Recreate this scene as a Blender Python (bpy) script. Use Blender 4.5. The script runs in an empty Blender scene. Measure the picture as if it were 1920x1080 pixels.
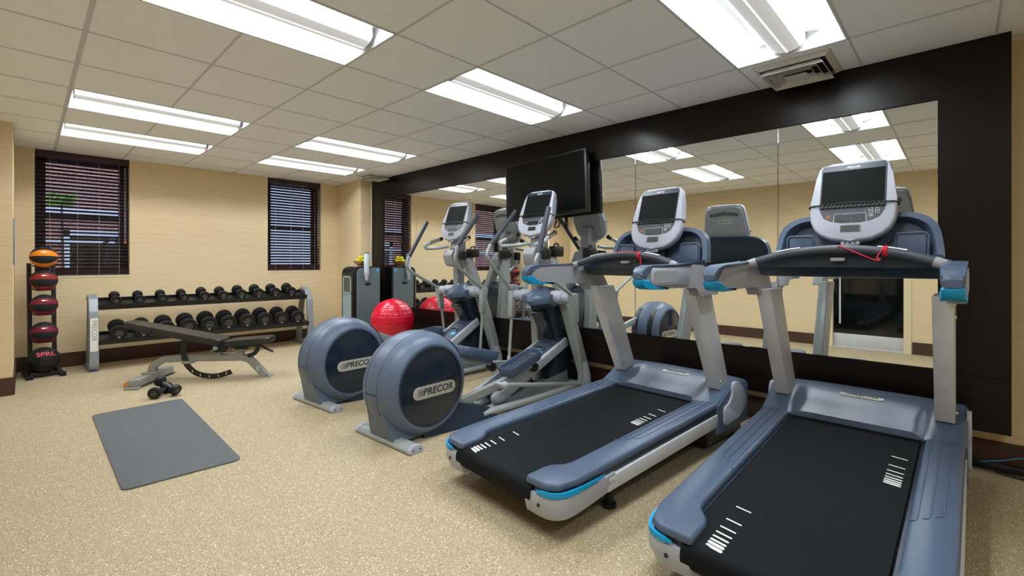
import bpy, bmesh, math, random
from mathutils import Vector, Matrix
random.seed(7)
SC = bpy.context.scene
COL = SC.collection
PI = math.pi

# ------------------------------------------------------------------ camera, world, exposure
H = 2.51                                   # ceiling height
cam_d = bpy.data.cameras.new('camera')
cam_d.sensor_width = 36.0
cam_d.lens = 876.0 / 1920.0 * 36.0
cam_d.shift_y = -48.2 / 1920.0
cam_d.clip_start = 0.02
cam = bpy.data.objects.new('camera', cam_d)
COL.objects.link(cam)
cam.location = (0, 0, 1.222)
cam.rotation_euler = (PI / 2, 0, -math.radians(46.15))
SC.camera = cam

world = bpy.data.worlds.new('world')
SC.world = world
world.use_nodes = True
bg = world.node_tree.nodes['Background']
bg.inputs['Color'].default_value = (0.62, 0.74, 1.0, 1)
bg.inputs['Strength'].default_value = 1.4
SC.view_settings.view_transform = 'Standard'
SC.view_settings.look = 'None'
SC.view_settings.gamma = 1.0
SC.view_settings.use_curve_mapping = False
SC.view_settings.exposure = 0.58
LAMP_W = 13.5                               # watts of each of the two lamps inside every ceiling fixture

# ------------------------------------------------------------------ materials
MATS = {}

def srgb(r, g, b):
    f = lambda c: (c / 255 / 12.92) if c / 255 <= 0.04045 else ((c / 255 + 0.055) / 1.055) ** 2.4
    return (f(r), f(g), f(b), 1)

def mat(name, col, rough=0.5, metal=0.0, noise=0.05, nscale=40.0, bump=0.0, bscale=200.0, coat=0.0, emis=0.0, ecol=None, trans=0.0, spec=0.5, alpha=1.0):
    if name in MATS:
        return MATS[name]
    m = bpy.data.materials.new(name)
    m.use_nodes = True
    nt = m.node_tree
    b = nt.nodes['Principled BSDF']
    b.inputs['Roughness'].default_value = rough
    b.inputs['Metallic'].default_value = metal
    b.inputs['Coat Weight'].default_value = coat
    b.inputs['Specular IOR Level'].default_value = spec
    b.inputs['Transmission Weight'].default_value = trans
    b.inputs['Alpha'].default_value = alpha
    if emis:
        b.inputs['Emission Color'].default_value = ecol or col
        b.inputs['Emission Strength'].default_value = emis
    tc = nt.nodes.new('ShaderNodeTexCoord')
    if noise:
        n = nt.nodes.new('ShaderNodeTexNoise')
        n.inputs['Scale'].default_value = nscale
        n.inputs['Detail'].default_value = 3
        nt.links.new(tc.outputs['Object'], n.inputs['Vector'])
        r = nt.nodes.new('ShaderNodeValToRGB')
        r.color_ramp.elements[0].position = 0.3
        r.color_ramp.elements[1].position = 0.7
        r.color_ramp.elements[0].color = tuple(c * (1 - noise) for c in col[:3]) + (1,)
        r.color_ramp.elements[1].color = tuple(min(1, c * (1 + noise)) for c in col[:3]) + (1,)
        nt.links.new(n.outputs['Fac'], r.inputs['Fac'])
        nt.links.new(r.outputs['Color'], b.inputs['Base Color'])
    else:
        b.inputs['Base Color'].default_value = col
    if bump:
        n2 = nt.nodes.new('ShaderNodeTexNoise')
        n2.inputs['Scale'].default_value = bscale
        n2.inputs['Detail'].default_value = 2
        nt.links.new(tc.outputs['Object'], n2.inputs['Vector'])
        bp = nt.nodes.new('ShaderNodeBump')
        bp.inputs['Strength'].default_value = bump
        bp.inputs['Distance'].default_value = 0.002
        nt.links.new(n2.outputs['Fac'], bp.inputs['Height'])
        nt.links.new(bp.outputs['Normal'], b.inputs['Normal'])
    MATS[name] = m
    return m

def nodes_of(m):
    return m.node_tree, m.node_tree.nodes['Principled BSDF']

def wallpaper():
    m = mat('grasscloth_wallpaper', srgb(222, 197, 150), rough=0.75, noise=0)
    nt, b = nodes_of(m)
    tc = nt.nodes.new('ShaderNodeTexCoord')
    mp = nt.nodes.new('ShaderNodeMapping')
    mp.inputs['Scale'].default_value = (3, 3, 260)
    n = nt.nodes.new('ShaderNodeTexNoise')
    n.inputs['Scale'].default_value = 1.0
    n.inputs['Detail'].default_value = 4
    r = nt.nodes.new('ShaderNodeValToRGB')
    r.color_ramp.elements[0].position = 0.3
    r.color_ramp.elements[1].position = 0.72
    r.color_ramp.elements[0].color = srgb(214, 192, 152)
    r.color_ramp.elements[1].color = srgb(232, 211, 173)
    nt.links.new(tc.outputs['Object'], mp.inputs['Vector'])
    nt.links.new(mp.outputs['Vector'], n.inputs['Vector'])
    nt.links.new(n.outputs['Fac'], r.inputs['Fac'])
    nt.links.new(r.outputs['Color'], b.inputs['Base Color'])
    bp = nt.nodes.new('ShaderNodeBump')
    bp.inputs['Strength'].default_value = 0.15
    bp.inputs['Distance'].default_value = 0.001
    nt.links.new(n.outputs['Fac'], bp.inputs['Height'])
    nt.links.new(bp.outputs['Normal'], b.inputs['Normal'])
    return m

def speckled_floor():
    m = mat('speckled_rubber_floor', srgb(186, 160, 116), rough=0.55, noise=0, spec=0.35)
    nt, b = nodes_of(m)
    tc = nt.nodes.new('ShaderNodeTexCoord')
    n = nt.nodes.new('ShaderNodeTexNoise')
    n.inputs['Scale'].default_value = 90
    n.inputs['Detail'].default_value = 6
    r = nt.nodes.new('ShaderNodeValToRGB')
    r.color_ramp.elements[0].position = 0.3
    r.color_ramp.elements[1].position = 0.7
    r.color_ramp.elements[0].color = srgb(166, 150, 119)
    r.color_ramp.elements[1].color = srgb(178, 162, 130)
    nt.links.new(tc.outputs['Object'], n.inputs['Vector'])
    nt.links.new(n.outputs['Fac'], r.inputs['Fac'])
    last = r.outputs['Color']
    for sc, lo, col, dist in ((150, 0.84, srgb(255, 252, 238), 0.36), (165, 0.86, srgb(48, 38, 28), 0.34), (260, 0.70, srgb(130, 112, 84), 0.45), (330, 0.8, srgb(214, 202, 172), .42)):
        v = nt.nodes.new('ShaderNodeTexVoronoi')
        v.inputs['Scale'].default_value = sc
        nt.links.new(tc.outputs['Object'], v.inputs['Vector'])
        sx = nt.nodes.new('ShaderNodeSeparateColor')
        nt.links.new(v.outputs['Color'], sx.inputs['Color'])
        g = nt.nodes.new('ShaderNodeMath'); g.operation = 'GREATER_THAN'
        g.inputs[1].default_value = lo
        nt.links.new(sx.outputs['Red'], g.inputs[0])
        d = nt.nodes.new('ShaderNodeMath'); d.operation = 'LESS_THAN'
        d.inputs[1].default_value = dist
        nt.links.new(v.outputs['Distance'], d.inputs[0])
        mu = nt.nodes.new('ShaderNodeMath'); mu.operation = 'MULTIPLY'
        nt.links.new(g.outputs[0], mu.inputs[0]); nt.links.new(d.outputs[0], mu.inputs[1])
        mx = nt.nodes.new('ShaderNodeMix'); mx.data_type = 'RGBA'
        nt.links.new(mu.outputs[0], mx.inputs['Factor'])
        nt.links.new(last, mx.inputs['A'])
        mx.inputs['B'].default_value = col
        last = mx.outputs['Result']
    nt.links.new(last, b.inputs['Base Color'])
    return m

def ball_mat(name, col, width=0.30):
    """Two-tone ball: lunes of colour and black that meet at the ball's left and right ends."""
    m = mat(name, col, rough=0.65, noise=0, bump=0.3, bscale=400, spec=0.2)
    nt, b = nodes_of(m)
    tc = nt.nodes.new('ShaderNodeTexCoord')
    s = nt.nodes.new('ShaderNodeSeparateXYZ')
    nt.links.new(tc.outputs['Object'], s.inputs[0])
    a = nt.nodes.new('ShaderNodeMath'); a.operation = 'ARCTAN2'
    ny = nt.nodes.new('ShaderNodeMath'); ny.operation = 'MULTIPLY'; ny.inputs[1].default_value = -1
    nt.links.new(s.outputs['Y'], ny.inputs[0])
    nt.links.new(s.outputs['Z'], a.inputs[0]); nt.links.new(ny.outputs[0], a.inputs[1])
    fr = nt.nodes.new('ShaderNodeMath'); fr.operation = 'MULTIPLY_ADD'
    fr.inputs[1].default_value = 1 / math.radians(82); fr.inputs[2].default_value = 0.465
    nt.links.new(a.outputs[0], fr.inputs[0])
    fl = nt.nodes.new('ShaderNodeMath'); fl.operation = 'FRACT'
    nt.links.new(fr.outputs[0], fl.inputs[0])
    g = nt.nodes.new('ShaderNodeMath'); g.operation = 'GREATER_THAN'; g.inputs[1].default_value = 0.55
    nt.links.new(fl.outputs[0], g.inputs[0])
    mx = nt.nodes.new('ShaderNodeMix'); mx.data_type = 'RGBA'
    nt.links.new(g.outputs[0], mx.inputs['Factor'])
    mx.inputs['A'].default_value = srgb(36, 40, 43)
    mx.inputs['B'].default_value = col
    nt.links.new(mx.outputs['Result'], b.inputs['Base Color'])
    return m

def brick_mat():
    m = mat('pale_brick', srgb(170, 120, 105), rough=0.9, noise=0)
    nt, b = nodes_of(m)
    tc = nt.nodes.new('ShaderNodeTexCoord')
    mp = nt.nodes.new('ShaderNodeMapping')
    mp.inputs['Rotation'].default_value = (PI / 2, 0, 0)
    br = nt.nodes.new('ShaderNodeTexBrick')
    br.inputs['Scale'].default_value = 4
    br.inputs['Color1'].default_value = srgb(178, 122, 106)
    br.inputs['Color2'].default_value = srgb(160, 108, 96)
    br.inputs['Mortar'].default_value = srgb(190, 170, 160)
    nt.links.new(tc.outputs['Object'], mp.inputs['Vector'])
    nt.links.new(mp.outputs['Vector'], br.inputs['Vector'])
    nt.links.new(br.outputs['Color'], b.inputs['Base Color'])
    return m

M_WALL = wallpaper()
M_FLOOR = speckled_floor()
M_CEIL = mat('ceiling_tile', srgb(242, 246, 252), rough=0.9, noise=0.02, nscale=30, bump=0.2, bscale=300)
M_TEE = mat('ceiling_tee', srgb(198, 202, 208), rough=0.5, noise=0.02)
M_WOOD = mat('espresso_wood', srgb(20, 14, 12), rough=0.3, noise=0.15, nscale=12, spec=0.28)
M_BASE = mat('brown_baseboard', srgb(72, 48, 36), rough=0.5, noise=0.06)
M_MIRROR = mat('mirror_glass', (0.93, 0.95, 0.93, 1), rough=0.0, metal=1.0, noise=0)
M_PLUM = mat('plum_blind_wood', srgb(54, 30, 38), rough=0.45, noise=0.12, nscale=20)
M_SASH = mat('dark_sash', srgb(38, 32, 32), rough=0.5)
M_CORD = mat('blind_cord', srgb(190, 180, 185), rough=0.8)
M_STEEL = mat('brushed_steel', srgb(204, 207, 213), rough=0.38, metal=0.12, noise=0.06, nscale=8)
M_SILVER = mat('silver_paint', srgb(156, 162, 163), rough=0.38, metal=0.15, noise=0.03)
M_RACK = mat('rack_grey_paint', srgb(142, 149, 156), rough=0.4, metal=0.1, noise=0.03)
M_BENCHF = mat('bench_grey_paint', srgb(146, 149, 144), rough=0.4, metal=0.1, noise=0.03)
M_LGREY = mat('light_grey_plastic', srgb(170, 175, 188), rough=0.4, noise=0.02, spec=0.4)
M_MGREY = mat('mid_grey_plastic', srgb(156, 157, 163), rough=0.42, noise=0.02)
M_SLATE = mat('slate_blue_plastic', srgb(76, 92, 116), rough=0.38, noise=0.03, spec=0.45)
M_DRUM = mat('drum_blue_plastic', srgb(88, 104, 128), rough=0.4, noise=0.02, spec=0.5)
M_NAVY = mat('navy_plastic', srgb(36, 48, 64), rough=0.3, noise=0.03, spec=0.5)
M_RAMP = mat('ramp_slate', srgb(66, 76, 92), rough=0.4, noise=0.03)
M_DNAVY = mat('dark_navy_gloss', srgb(28, 40, 53), rough=0.16, noise=0.03, spec=0.5)
M_CYAN = mat('cyan_accent', srgb(0, 150, 205), rough=0.35, noise=0.02)
M_BELT = mat('black_belt', srgb(18, 21, 25), rough=0.65, noise=0.08, nscale=150, bump=0.2, bscale=600, spec=0.12)
M_BLACK = mat('black_plastic', srgb(22, 22, 24), rough=0.4, noise=0.05)
M_RUBBER = mat('black_rubber', srgb(26, 27, 29), rough=0.5, noise=0.08, spec=0.3)
M_VINYL = mat('black_vinyl', srgb(38, 38, 39), rough=0.36, noise=0.06, bump=0.15, bscale=500)
M_GRIP = mat('grip_foam', srgb(58, 64, 76), rough=0.5, noise=0.05)
M_SCREEN = mat('dark_screen', srgb(24, 25, 25), rough=0.5, noise=0, spec=0.05)
M_TV = mat('tv_glass', srgb(10, 11, 12), rough=0.35, noise=0, spec=0.15)
M_WHITE = mat('white_print', srgb(230, 230, 226), rough=0.5, noise=0)
M_ORANGE = mat('orange_plastic', srgb(225, 130, 40), rough=0.4, noise=0.03)
M_RED = mat('red_cord', srgb(200, 18, 48), rough=0.45, noise=0.03)
M_BADGE = mat('badge_plate', srgb(190, 190, 180), rough=0.4, metal=0.3, noise=0.03)
M_EMB = mat('emblem_grey', srgb(130, 130, 128), rough=0.5, noise=0)
M_INK = mat('badge_ink', srgb(44, 48, 56), rough=0.4, noise=0)
M_CHROME = mat('chrome', srgb(215, 212, 205), rough=0.15, metal=1.0, noise=0)
M_MAT = mat('grey_foam_mat', srgb(86, 91, 94), rough=0.7, noise=0.08, nscale=30, bump=0.3, bscale=350)
M_BALL = mat('red_ball_vinyl', srgb(206, 18, 50), rough=0.22, noise=0.02, spec=0.5)
M_CAB = mat('cabinet_grey', srgb(100, 117, 124), rough=0.4, noise=0.03)
M_TEAL = mat('pale_teal_plastic', srgb(150, 172, 180), rough=0.4, noise=0.03)
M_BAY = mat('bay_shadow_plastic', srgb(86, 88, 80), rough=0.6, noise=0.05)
M_CUP = mat('frosted_tube', srgb(198, 214, 222), rough=0.25, noise=0.03)
M_BOWL = mat('bowl_wood', srgb(168, 118, 58), rough=0.4, noise=0.2, nscale=18)
M_APPLE = mat('yellow_green_apple', srgb(205, 198, 40), rough=0.3, noise=0.12, nscale=12)
M_STEM = mat('apple_stem', srgb(80, 60, 30), rough=0.7)
M_FIX = mat('fixture_white', srgb(205, 207, 208), rough=0.45, noise=0)
M_BASKET = mat('perforated_basket', srgb(170, 171, 172), rough=0.6, noise=0.06, nscale=120, emis=0.26, ecol=(1, 1, 0.98, 1))
M_TUBE = mat('lamp_tube', (1, 1, 1, 1), rough=0.5, noise=0, emis=2.2, ecol=(1.0, 0.99, 0.97, 1))
M_VENT = mat('vent_white', srgb(205, 203, 198), rough=0.45, noise=0.02)
M_VDARK = mat('vent_dark', srgb(30, 30, 30), rough=0.8)
M_GLASS = mat('window_glass', (0.85, 0.9, 0.95, 1), rough=0.02, noise=0, trans=1.0)
M_DOORG = mat('dark_glass', srgb(12, 14, 15), rough=0.06, noise=0)
M_JAMB = mat('cream_jamb', srgb(220, 208, 170), rough=0.5, noise=0.02)
M_BRICK = brick_mat()
M_STONE = mat('pale_stone', srgb(205, 208, 210), rough=0.8, noise=0.04)
M_LEAF = mat('leaves', srgb(110, 160, 40), rough=0.6, noise=0.25)
M_BARK = mat('bark', srgb(70, 55, 42), rough=0.9)
M_ASPH = mat('asphalt', srgb(90, 90, 92), rough=0.9)
M_STICK = mat('blue_sticker', srgb(60, 150, 205), rough=0.5, noise=0)
M_POSTER = mat('poster_print', srgb(150, 175, 185), rough=0.5)

# ------------------------------------------------------------------ mesh helpers
def V(*a):
    return Vector(a)

def fillet(pts, r, seg=4):
    """Round the corners of a closed 2D polygon. r is one radius or one per point."""
    n = len(pts)
    rs = r if isinstance(r, (list, tuple)) else [r] * n
    out = []
    for i in range(n):
        p0, p1, p2 = Vector(pts[i - 1]), Vector(pts[i]), Vector(pts[(i + 1) % n])
        a, b = p0 - p1, p2 - p1
        la, lb = a.length, b.length
        if rs[i] <= 0 or la < 1e-6 or lb < 1e-6:
            out.append(tuple(p1)); continue
        a.normalize(); b.normalize()
        ang = a.angle(b)
        if ang > PI - 0.02:
            out.append(tuple(p1)); continue
        t = min(rs[i] / math.tan(ang / 2), la * 0.49, lb * 0.49)
        q0, q1 = p1 + a * t, p1 + b * t
        for k in range(seg + 1):
            s = k / seg
            out.append(tuple((1 - s) ** 2 * q0 + 2 * s * (1 - s) * p1 + s * s * q1))
    return out

def smooth_path(pts, n=6):
    P = [Vector(p) for p in pts]
    if len(P) < 3:
        return P
    out = []
    for i in range(len(P) - 1):
        p0 = P[i - 1] if i > 0 else P[i] * 2 - P[i + 1]
        p1, p2 = P[i], P[i + 1]
        p3 = P[i + 2] if i + 2 < len(P) else P[i + 1] * 2 - P[i]
        for k in range(n):
            t = k / n
            out.append(0.5 * ((2 * p1) + (-p0 + p2) * t + (2 * p0 - 5 * p1 + 4 * p2 - p3) * t * t + (-p0 + 3 * p1 - 3 * p2 + p3) * t ** 3))
    out.append(P[-1])
    return out

def fillet_path(pts, r, seg=6):
    P = [Vector(p) for p in pts]
    out = [P[0]]
    for i in range(1, len(P) - 1):
        a, b = P[i - 1] - P[i], P[i + 1] - P[i]
        la, lb = a.length, b.length
        a.normalize(); b.normalize()
        t = min(r / max(0.05, math.tan(a.angle(b) / 2)), la * 0.45, lb * 0.45)
        q0, q1 = P[i] + a * t, P[i] + b * t
        for k in range(seg + 1):
            s = k / seg
            out.append((1 - s) ** 2 * q0 + 2 * s * (1 - s) * P[i] + s * s * q1)
    out.append(P[-1])
    return out

class MB:
    """Collects shapes into one mesh."""
    def __init__(self):
        self.bm = bmesh.new()

    def _merge(self, b2, mtx=None):
        if mtx is not None:
            b2.transform(mtx)
        bmesh.ops.recalc_face_normals(b2, faces=b2.faces[:])
        me = bpy.data.meshes.new('tmp')
        b2.to_mesh(me); b2.free()
        self.bm.from_mesh(me)
        bpy.data.meshes.remove(me)
        return self

    def box(self, lo, hi, bevel=0.0, seg=2, mtx=None):
        b = bmesh.new()
        bmesh.ops.create_cube(b, size=1)
        lo, hi = Vector(lo), Vector(hi)
        for v in b.verts:
            v.co = Vector(((v.co.x + .5) * (hi.x - lo.x) + lo.x, (v.co.y + .5) * (hi.y - lo.y) + lo.y, (v.co.z + .5) * (hi.z - lo.z) + lo.z))
        if bevel:
            bmesh.ops.bevel(b, geom=b.edges[:], offset=bevel, segments=seg, profile=0.5, affect='EDGES')
        return self._merge(b, mtx)

    def hexa(self, bottom, top, bevel=0.0, seg=2):
        b = bmesh.new()
        vb = [b.verts.new(p) for p in bottom]; vt = [b.verts.new(p) for p in top]
        n = len(vb)
        b.faces.new(vb[::-1]); b.faces.new(vt)
        for i in range(n):
            b.faces.new((vb[i], vb[(i + 1) % n], vt[(i + 1) % n], vt[i]))
        if bevel:
            bmesh.ops.bevel(b, geom=b.edges[:], offset=bevel, segments=seg, profile=0.5, affect='EDGES')
        return self._merge(b)

    def prism(self, pts, plane, a, b_, bevel=0.0, seg=2, mtx=None):
        """Closed 2D outline in plane 'xz','xy' or 'yz', extruded from a to b_ along the third axis."""
        b = bmesh.new()
        def P(p, w):
            return {'xz': (p[0], w, p[1]), 'xy': (p[0], p[1], w), 'yz': (w, p[0], p[1])}[plane]
        va = [b.verts.new(P(p, a)) for p in pts]; vb = [b.verts.new(P(p, b_)) for p in pts]
        n = len(pts)
        f1 = b.faces.new(va); f2 = b.faces.new(vb[::-1])
        for i in range(n):
            b.faces.new((va[i], vb[i], vb[(i + 1) % n], va[(i + 1) % n]))
        if bevel:
            ed = list(f1.edges) + list(f2.edges)
            bmesh.ops.bevel(b, geom=ed, offset=bevel, segments=seg, profile=0.5, affect='EDGES')
        return self._merge(b, mtx)

    def loft(self, rings, cap=True, closed=False):
        b = bmesh.new()
        R = [[b.verts.new(p) for p in r] for r in rings]
        n = len(R[0]); m = len(R)
        for i in range(m if closed else m - 1):
            for j in range(n):
                b.faces.new((R[i][j], R[i][(j + 1) % n], R[(i + 1) % m][(j + 1) % n], R[(i + 1) % m][j]))
        if cap and not closed:
            b.faces.new(R[0][::-1]); b.faces.new(R[-1])
        return self._merge(b)

    def sweep(self, path, prof, up=(0, 0, 1), scale=None, cap=True, closed=False):
        """Sweep a closed 2D profile (side, up) along a path."""
        P = [Vector(p) for p in path]
        up = Vector(up)
        rings = []
        n = len(P)
        last = None
        for i in range(n):
            if closed:
                t = P[(i + 1) % n] - P[i - 1]
            else:
                t = P[min(i + 1, n - 1)] - P[max(i - 1, 0)]
            t.normalize()
            if last is None:
                s = t.cross(up)
                if s.length < 1e-4:
                    s = t.cross(Vector((1, 0, 0)))
            else:
                s = last - t * last.dot(t)
            s.normalize()
            last = s
            u = s.cross(t)
            k = scale[i] if scale else 1.0
            rings.append([P[i] + s * (a * k) + u * (c * k) for a, c in prof])
        return self.loft(rings, cap=cap, closed=closed)

    def tube(self, path, r, seg=12, cap=True, scale=None, closed=False, flat=1.0):
        prof = [(r * math.cos(2 * PI * k / seg), r * flat * math.sin(2 * PI * k / seg)) for k in range(seg)]
        return self.sweep(path, prof, scale=scale, cap=cap, closed=closed)

    def bar(self, p, q, w, h, up=(0, 0, 1), r=0.004):
        prof = fillet([(-w / 2, -h / 2), (w / 2, -h / 2), (w / 2, h / 2), (-w / 2, h / 2)], r, 2)
        return self.sweep([p, q], prof, up=up)

    def lathe(self, prof, seg=32, mtx=None):
        """Revolve (r, z) profile around z."""
        b = bmesh.new()
        rings = []
        for r, z in prof:
            if r < 1e-6:
                rings.append([b.verts.new((0, 0, z))])
            else:
                rings.append([b.verts.new((r * math.cos(2 * PI * k / seg), r * math.sin(2 * PI * k / seg), z)) for k in range(seg)])
        for i in range(len(rings) - 1):
            A, B = rings[i], rings[i + 1]
            for k in range(seg):
                k2 = (k + 1) % seg
                if len(A) == 1 and len(B) == 1:
                    continue
                if len(A) == 1:
                    b.faces.new((A[0], B[k], B[k2]))
                elif len(B) == 1:
                    b.faces.new((A[k], A[k2], B[0]))
                else:
                    b.faces.new((A[k], A[k2], B[k2], B[k]))
        if len(rings[0]) > 1:
            b.faces.new(rings[0][::-1])
        if len(rings[-1]) > 1:
            b.faces.new(rings[-1])
        return self._merge(b, mtx)

    def cyl(self, p, q, r, seg=20, bevel=0.0):
        p, q = Vector(p), Vector(q)
        L = (q - p).length
        prof = [(r, 0), (r, L)] if not bevel else [(r - bevel, 0), (r - bevel * .3, bevel * .3), (r, bevel), (r, L - bevel), (r - bevel * .3, L - bevel * .3), (r - bevel, L)]
        m = Matrix.Translation(p) @ (q - p).to_track_quat('Z', 'Y').to_matrix().to_4x4()
        return self.lathe(prof, seg, m)

    def sphere(self, c, r, seg=24, rings=16):
        b = bmesh.new()
        bmesh.ops.create_uvsphere(b, u_segments=seg, v_segments=rings, radius=1)
        rr = (r, r, r) if not isinstance(r, (tuple, list)) else r
        return self._merge(b, Matrix.Translation(c) @ Matrix.Diagonal((rr[0], rr[1], rr[2], 1)))

    def torus(self, c, R, r, axis='z', seg=48, rs=8):
        pts = []
        for k in range(seg):
            a = 2 * PI * k / seg
            x, y = R * math.cos(a), R * math.sin(a)
            pts.append(Vector(c) + Vector({'z': (x, y, 0), 'y': (x, 0, y), 'x': (0, x, y)}[axis]))
        prof = [(r * math.cos(2 * PI * k / rs), r * math.sin(2 * PI * k / rs)) for k in range(rs)]
        return self.sweep(pts, prof, up={'z': (0, 0, 1), 'y': (0, 1, 0), 'x': (1, 0, 0)}[axis], closed=True)

    def text(self, s, size, mtx, depth=0.0008, shear=0.0, bold=0.0, sx=1.0):
        cu = bpy.data.curves.new('txt', 'FONT')
        cu.body = s; cu.size = size; cu.align_x = 'CENTER'; cu.align_y = 'CENTER'
        cu.extrude = depth; cu.shear = shear; cu.offset = bold
        cu.resolution_u = 3
        o = bpy.data.objects.new('txt', cu)
        COL.objects.link(o)
        dg = bpy.context.evaluated_depsgraph_get()
        me = bpy.data.meshes.new_from_object(o.evaluated_get(dg))
        bpy.data.objects.remove(o); bpy.data.curves.remove(cu)
        me.transform(mtx @ Matrix.Diagonal((sx, 1, 1, 1)))
        self.bm.from_mesh(me)
        bpy.data.meshes.remove(me)
        return self

    def build(self, name, material, parent=None, angle=35, label=None):
        me = bpy.data.meshes.new(name)
        self.bm.to_mesh(me); self.bm.free()
        for p in me.polygons:
            p.use_smooth = True
        me.set_sharp_from_angle(angle=math.radians(angle))
        me.materials.append(material)
        o = bpy.data.objects.new(name, me)
        COL.objects.link(o)
        if parent is not None:
            o.parent = parent
        if label:
            o['label'] = label
        return o

def frame(o, x, y):
    """4x4 matrix with origin o, x and y directions (z = x cross y)."""
    x, y = Vector(x).normalized(), Vector(y).normalized()
    z = x.cross(y)
    m = Matrix((x, y, z)).transposed().to_4x4()
    m.translation = Vector(o)
    return m

def tag(o, label, cat, group=None):
    o['label'] = label
    o['category'] = cat
    if group:
        o['group'] = group
    return o

def thing(name, label, cat, loc=(0, 0, 0), rot=(0, 0, 0), group=None):
    o = bpy.data.objects.new(name, None)
    o.empty_display_size = 0.1
    COL.objects.link(o)
    o.location = loc
    o.rotation_euler = rot
    return tag(o, label, cat, group)

def struct(o):
    o['kind'] = 'structure'
    return o

def pill(c, w, h, n=8):
    r = h / 2
    pts = []
    for k in range(n + 1):
        a = -PI / 2 + PI * k / n
        pts.append((c[0] + w / 2 - r + r * math.cos(a), c[1] + r * math.sin(a)))
    for k in range(n + 1):
        a = PI / 2 + PI * k / n
        pts.append((c[0] - w / 2 + r + r * math.cos(a), c[1] + r * math.sin(a)))
    return pts

def rrect(x0, y0, x1, y1, r, seg=4):
    return fillet([(x0, y0), (x1, y0), (x1, y1), (x0, y1)], r, seg)

def logo(mb, m, size, depth=0.001):
    """Four slanted bars and the maker's word, centred on m."""
    mb.text('PRECOR', size, m @ Matrix.Translation((size * 0.32, 0, 0)), depth=depth, shear=0.2, bold=size * 0.018, sx=1.02)
    w = size * 0.11
    for k in range(3):
        x = -size * 2.22 + k * size * 0.22
        pts = [(x, -size * .36), (x + w * (.5 + .25 * k), -size * .36), (x + w * (.5 + .25 * k) + size * .14, size * .36), (x + size * .14, size * .36)]
        mb.prism(pts, 'xy', -depth, depth, mtx=m)

# ================================================================== SETTING
XR, YF, XL, YB = 3.98, 7.55, -0.80, -2.2     # right wall, far wall, left wall, back wall
XP = 3.80                                     # face of the dark panelling
G = 0.6096                                    # ceiling grid
GX, GY = 0.2303, 2.294

m = MB(); m.box((XL - .3, YB - .3, -0.1), (XR + .3, YF + .3, 0)); struct(m.build('floor', M_FLOOR))

FIX = [(i, j) for i in (0, 3) for j in (-6, -3, 0, 4, 6) if (i, j) != (3, -6)]   # ceiling fixtures: two tiles along x, one along y; rearmost is added fill light
def covered(i, j):
    return any(a <= i < a + 2 and j == b for a, b in FIX)

m = MB()
i0, i1 = math.floor((XL - .1 - GX) / G), math.ceil((XR + .1 - GX) / G)
j0, j1 = math.floor((YB - .1 - GY) / G), math.ceil((YF + .1 - GY) / G)
for i in range(i0, i1):
    for j in range(j0, j1):
        if covered(i, j):
            continue
        x0, x1 = max(GX + i * G, XL - .1), min(GX + (i + 1) * G, XR + .1)
        y0, y1 = max(GY + j * G, YB - .1), min(GY + (j + 1) * G, YF + .1)
        if x1 - x0 > .001 and y1 - y0 > .001:
            m.box((x0, y0, H), (x1, y1, H + .02))
struct(m.build('ceiling', M_CEIL))

def tee_runs(idx, lo, hi, blocked):
    """Segments of a grid line that do not cross the inside of a fixture."""
    out = []; cur = None
    for k in range(lo, hi):
        if not blocked(k):
            cur = [k, k + 1] if cur is None else [cur[0], k + 1]
        elif cur:
            out.append(cur); cur = None
    if cur:
        out.append(cur)
    return out

m = MB()
for i in range(i0 + 1, i1):
    w = 0.011 if i == 0 else 0.006
    for a, b in tee_runs(i, j0, j1, lambda j: any(p < i < p + 2 and j == q for p, q in FIX)):
        m.box((GX + i * G - w, max(GY + a * G, YB), H - .0035), (GX + i * G + w, min(GY + b * G, YF), H + .004))
for j in range(j0 + 1, j1):
    for a, b in tee_runs(j, i0, i1, lambda i: False):
        m.box((max(GX + a * G, XL), GY + j * G - .005, H - .003), (min(GX + b * G, XR), GY + j * G + .005, H + .004))
struct(m.build('ceiling_grid', M_TEE))

# walls -------------------------------------------------------------
W1 = (0.071, 0.907, 1.06)      # window openings: x0, x1, sill
W2 = (2.533, 3.349, 1.09)
TH = 0.30
m = MB()
m.box((XL - .1, YF, 0), (W1[0], YF + TH, H))
m.box((W1[0], YF, 0), (W1[1], YF + TH, W1[2]))
m.box((W1[1], YF, 0), (W2[0], YF + TH, H))
m.box((W2[0], YF, 0), (W2[1], YF + TH, W2[2]))
m.box((W2[1], YF, 0), (XR + .1, YF + TH, H))
struct(m.build('wall_far', M_WALL))
m = MB(); m.box((3.62, 6.75, 0), (XR, YF, H)); struct(m.build('wall_corner_column', M_WALL))
m = MB(); m.box((XR, YB, 0), (XR + .12, YF, H)); struct(m.build('wall_right', M_WALL))
m = MB(); m.box((XL, 6.30, 0), (-0.083, YF, H)); struct(m.build('wall_left_pier', M_WALL))
m = MB(); m.box((XL - .12, YB - .12, 0), (XR + .12, YB, H)); struct(m.build('wall_back', M_WALL))
DY0, DY1, DZ = 0.54, 1.42, 2.15
m = MB()
m.box((XL - .12, YB, 0), (XL, DY0, H)); m.box((XL - .12, DY1, 0), (XL, 6.30, H)); m.box((XL - .12, DY0, DZ), (XL, DY1, H))
struct(m.build('wall_left', M_WALL))

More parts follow.
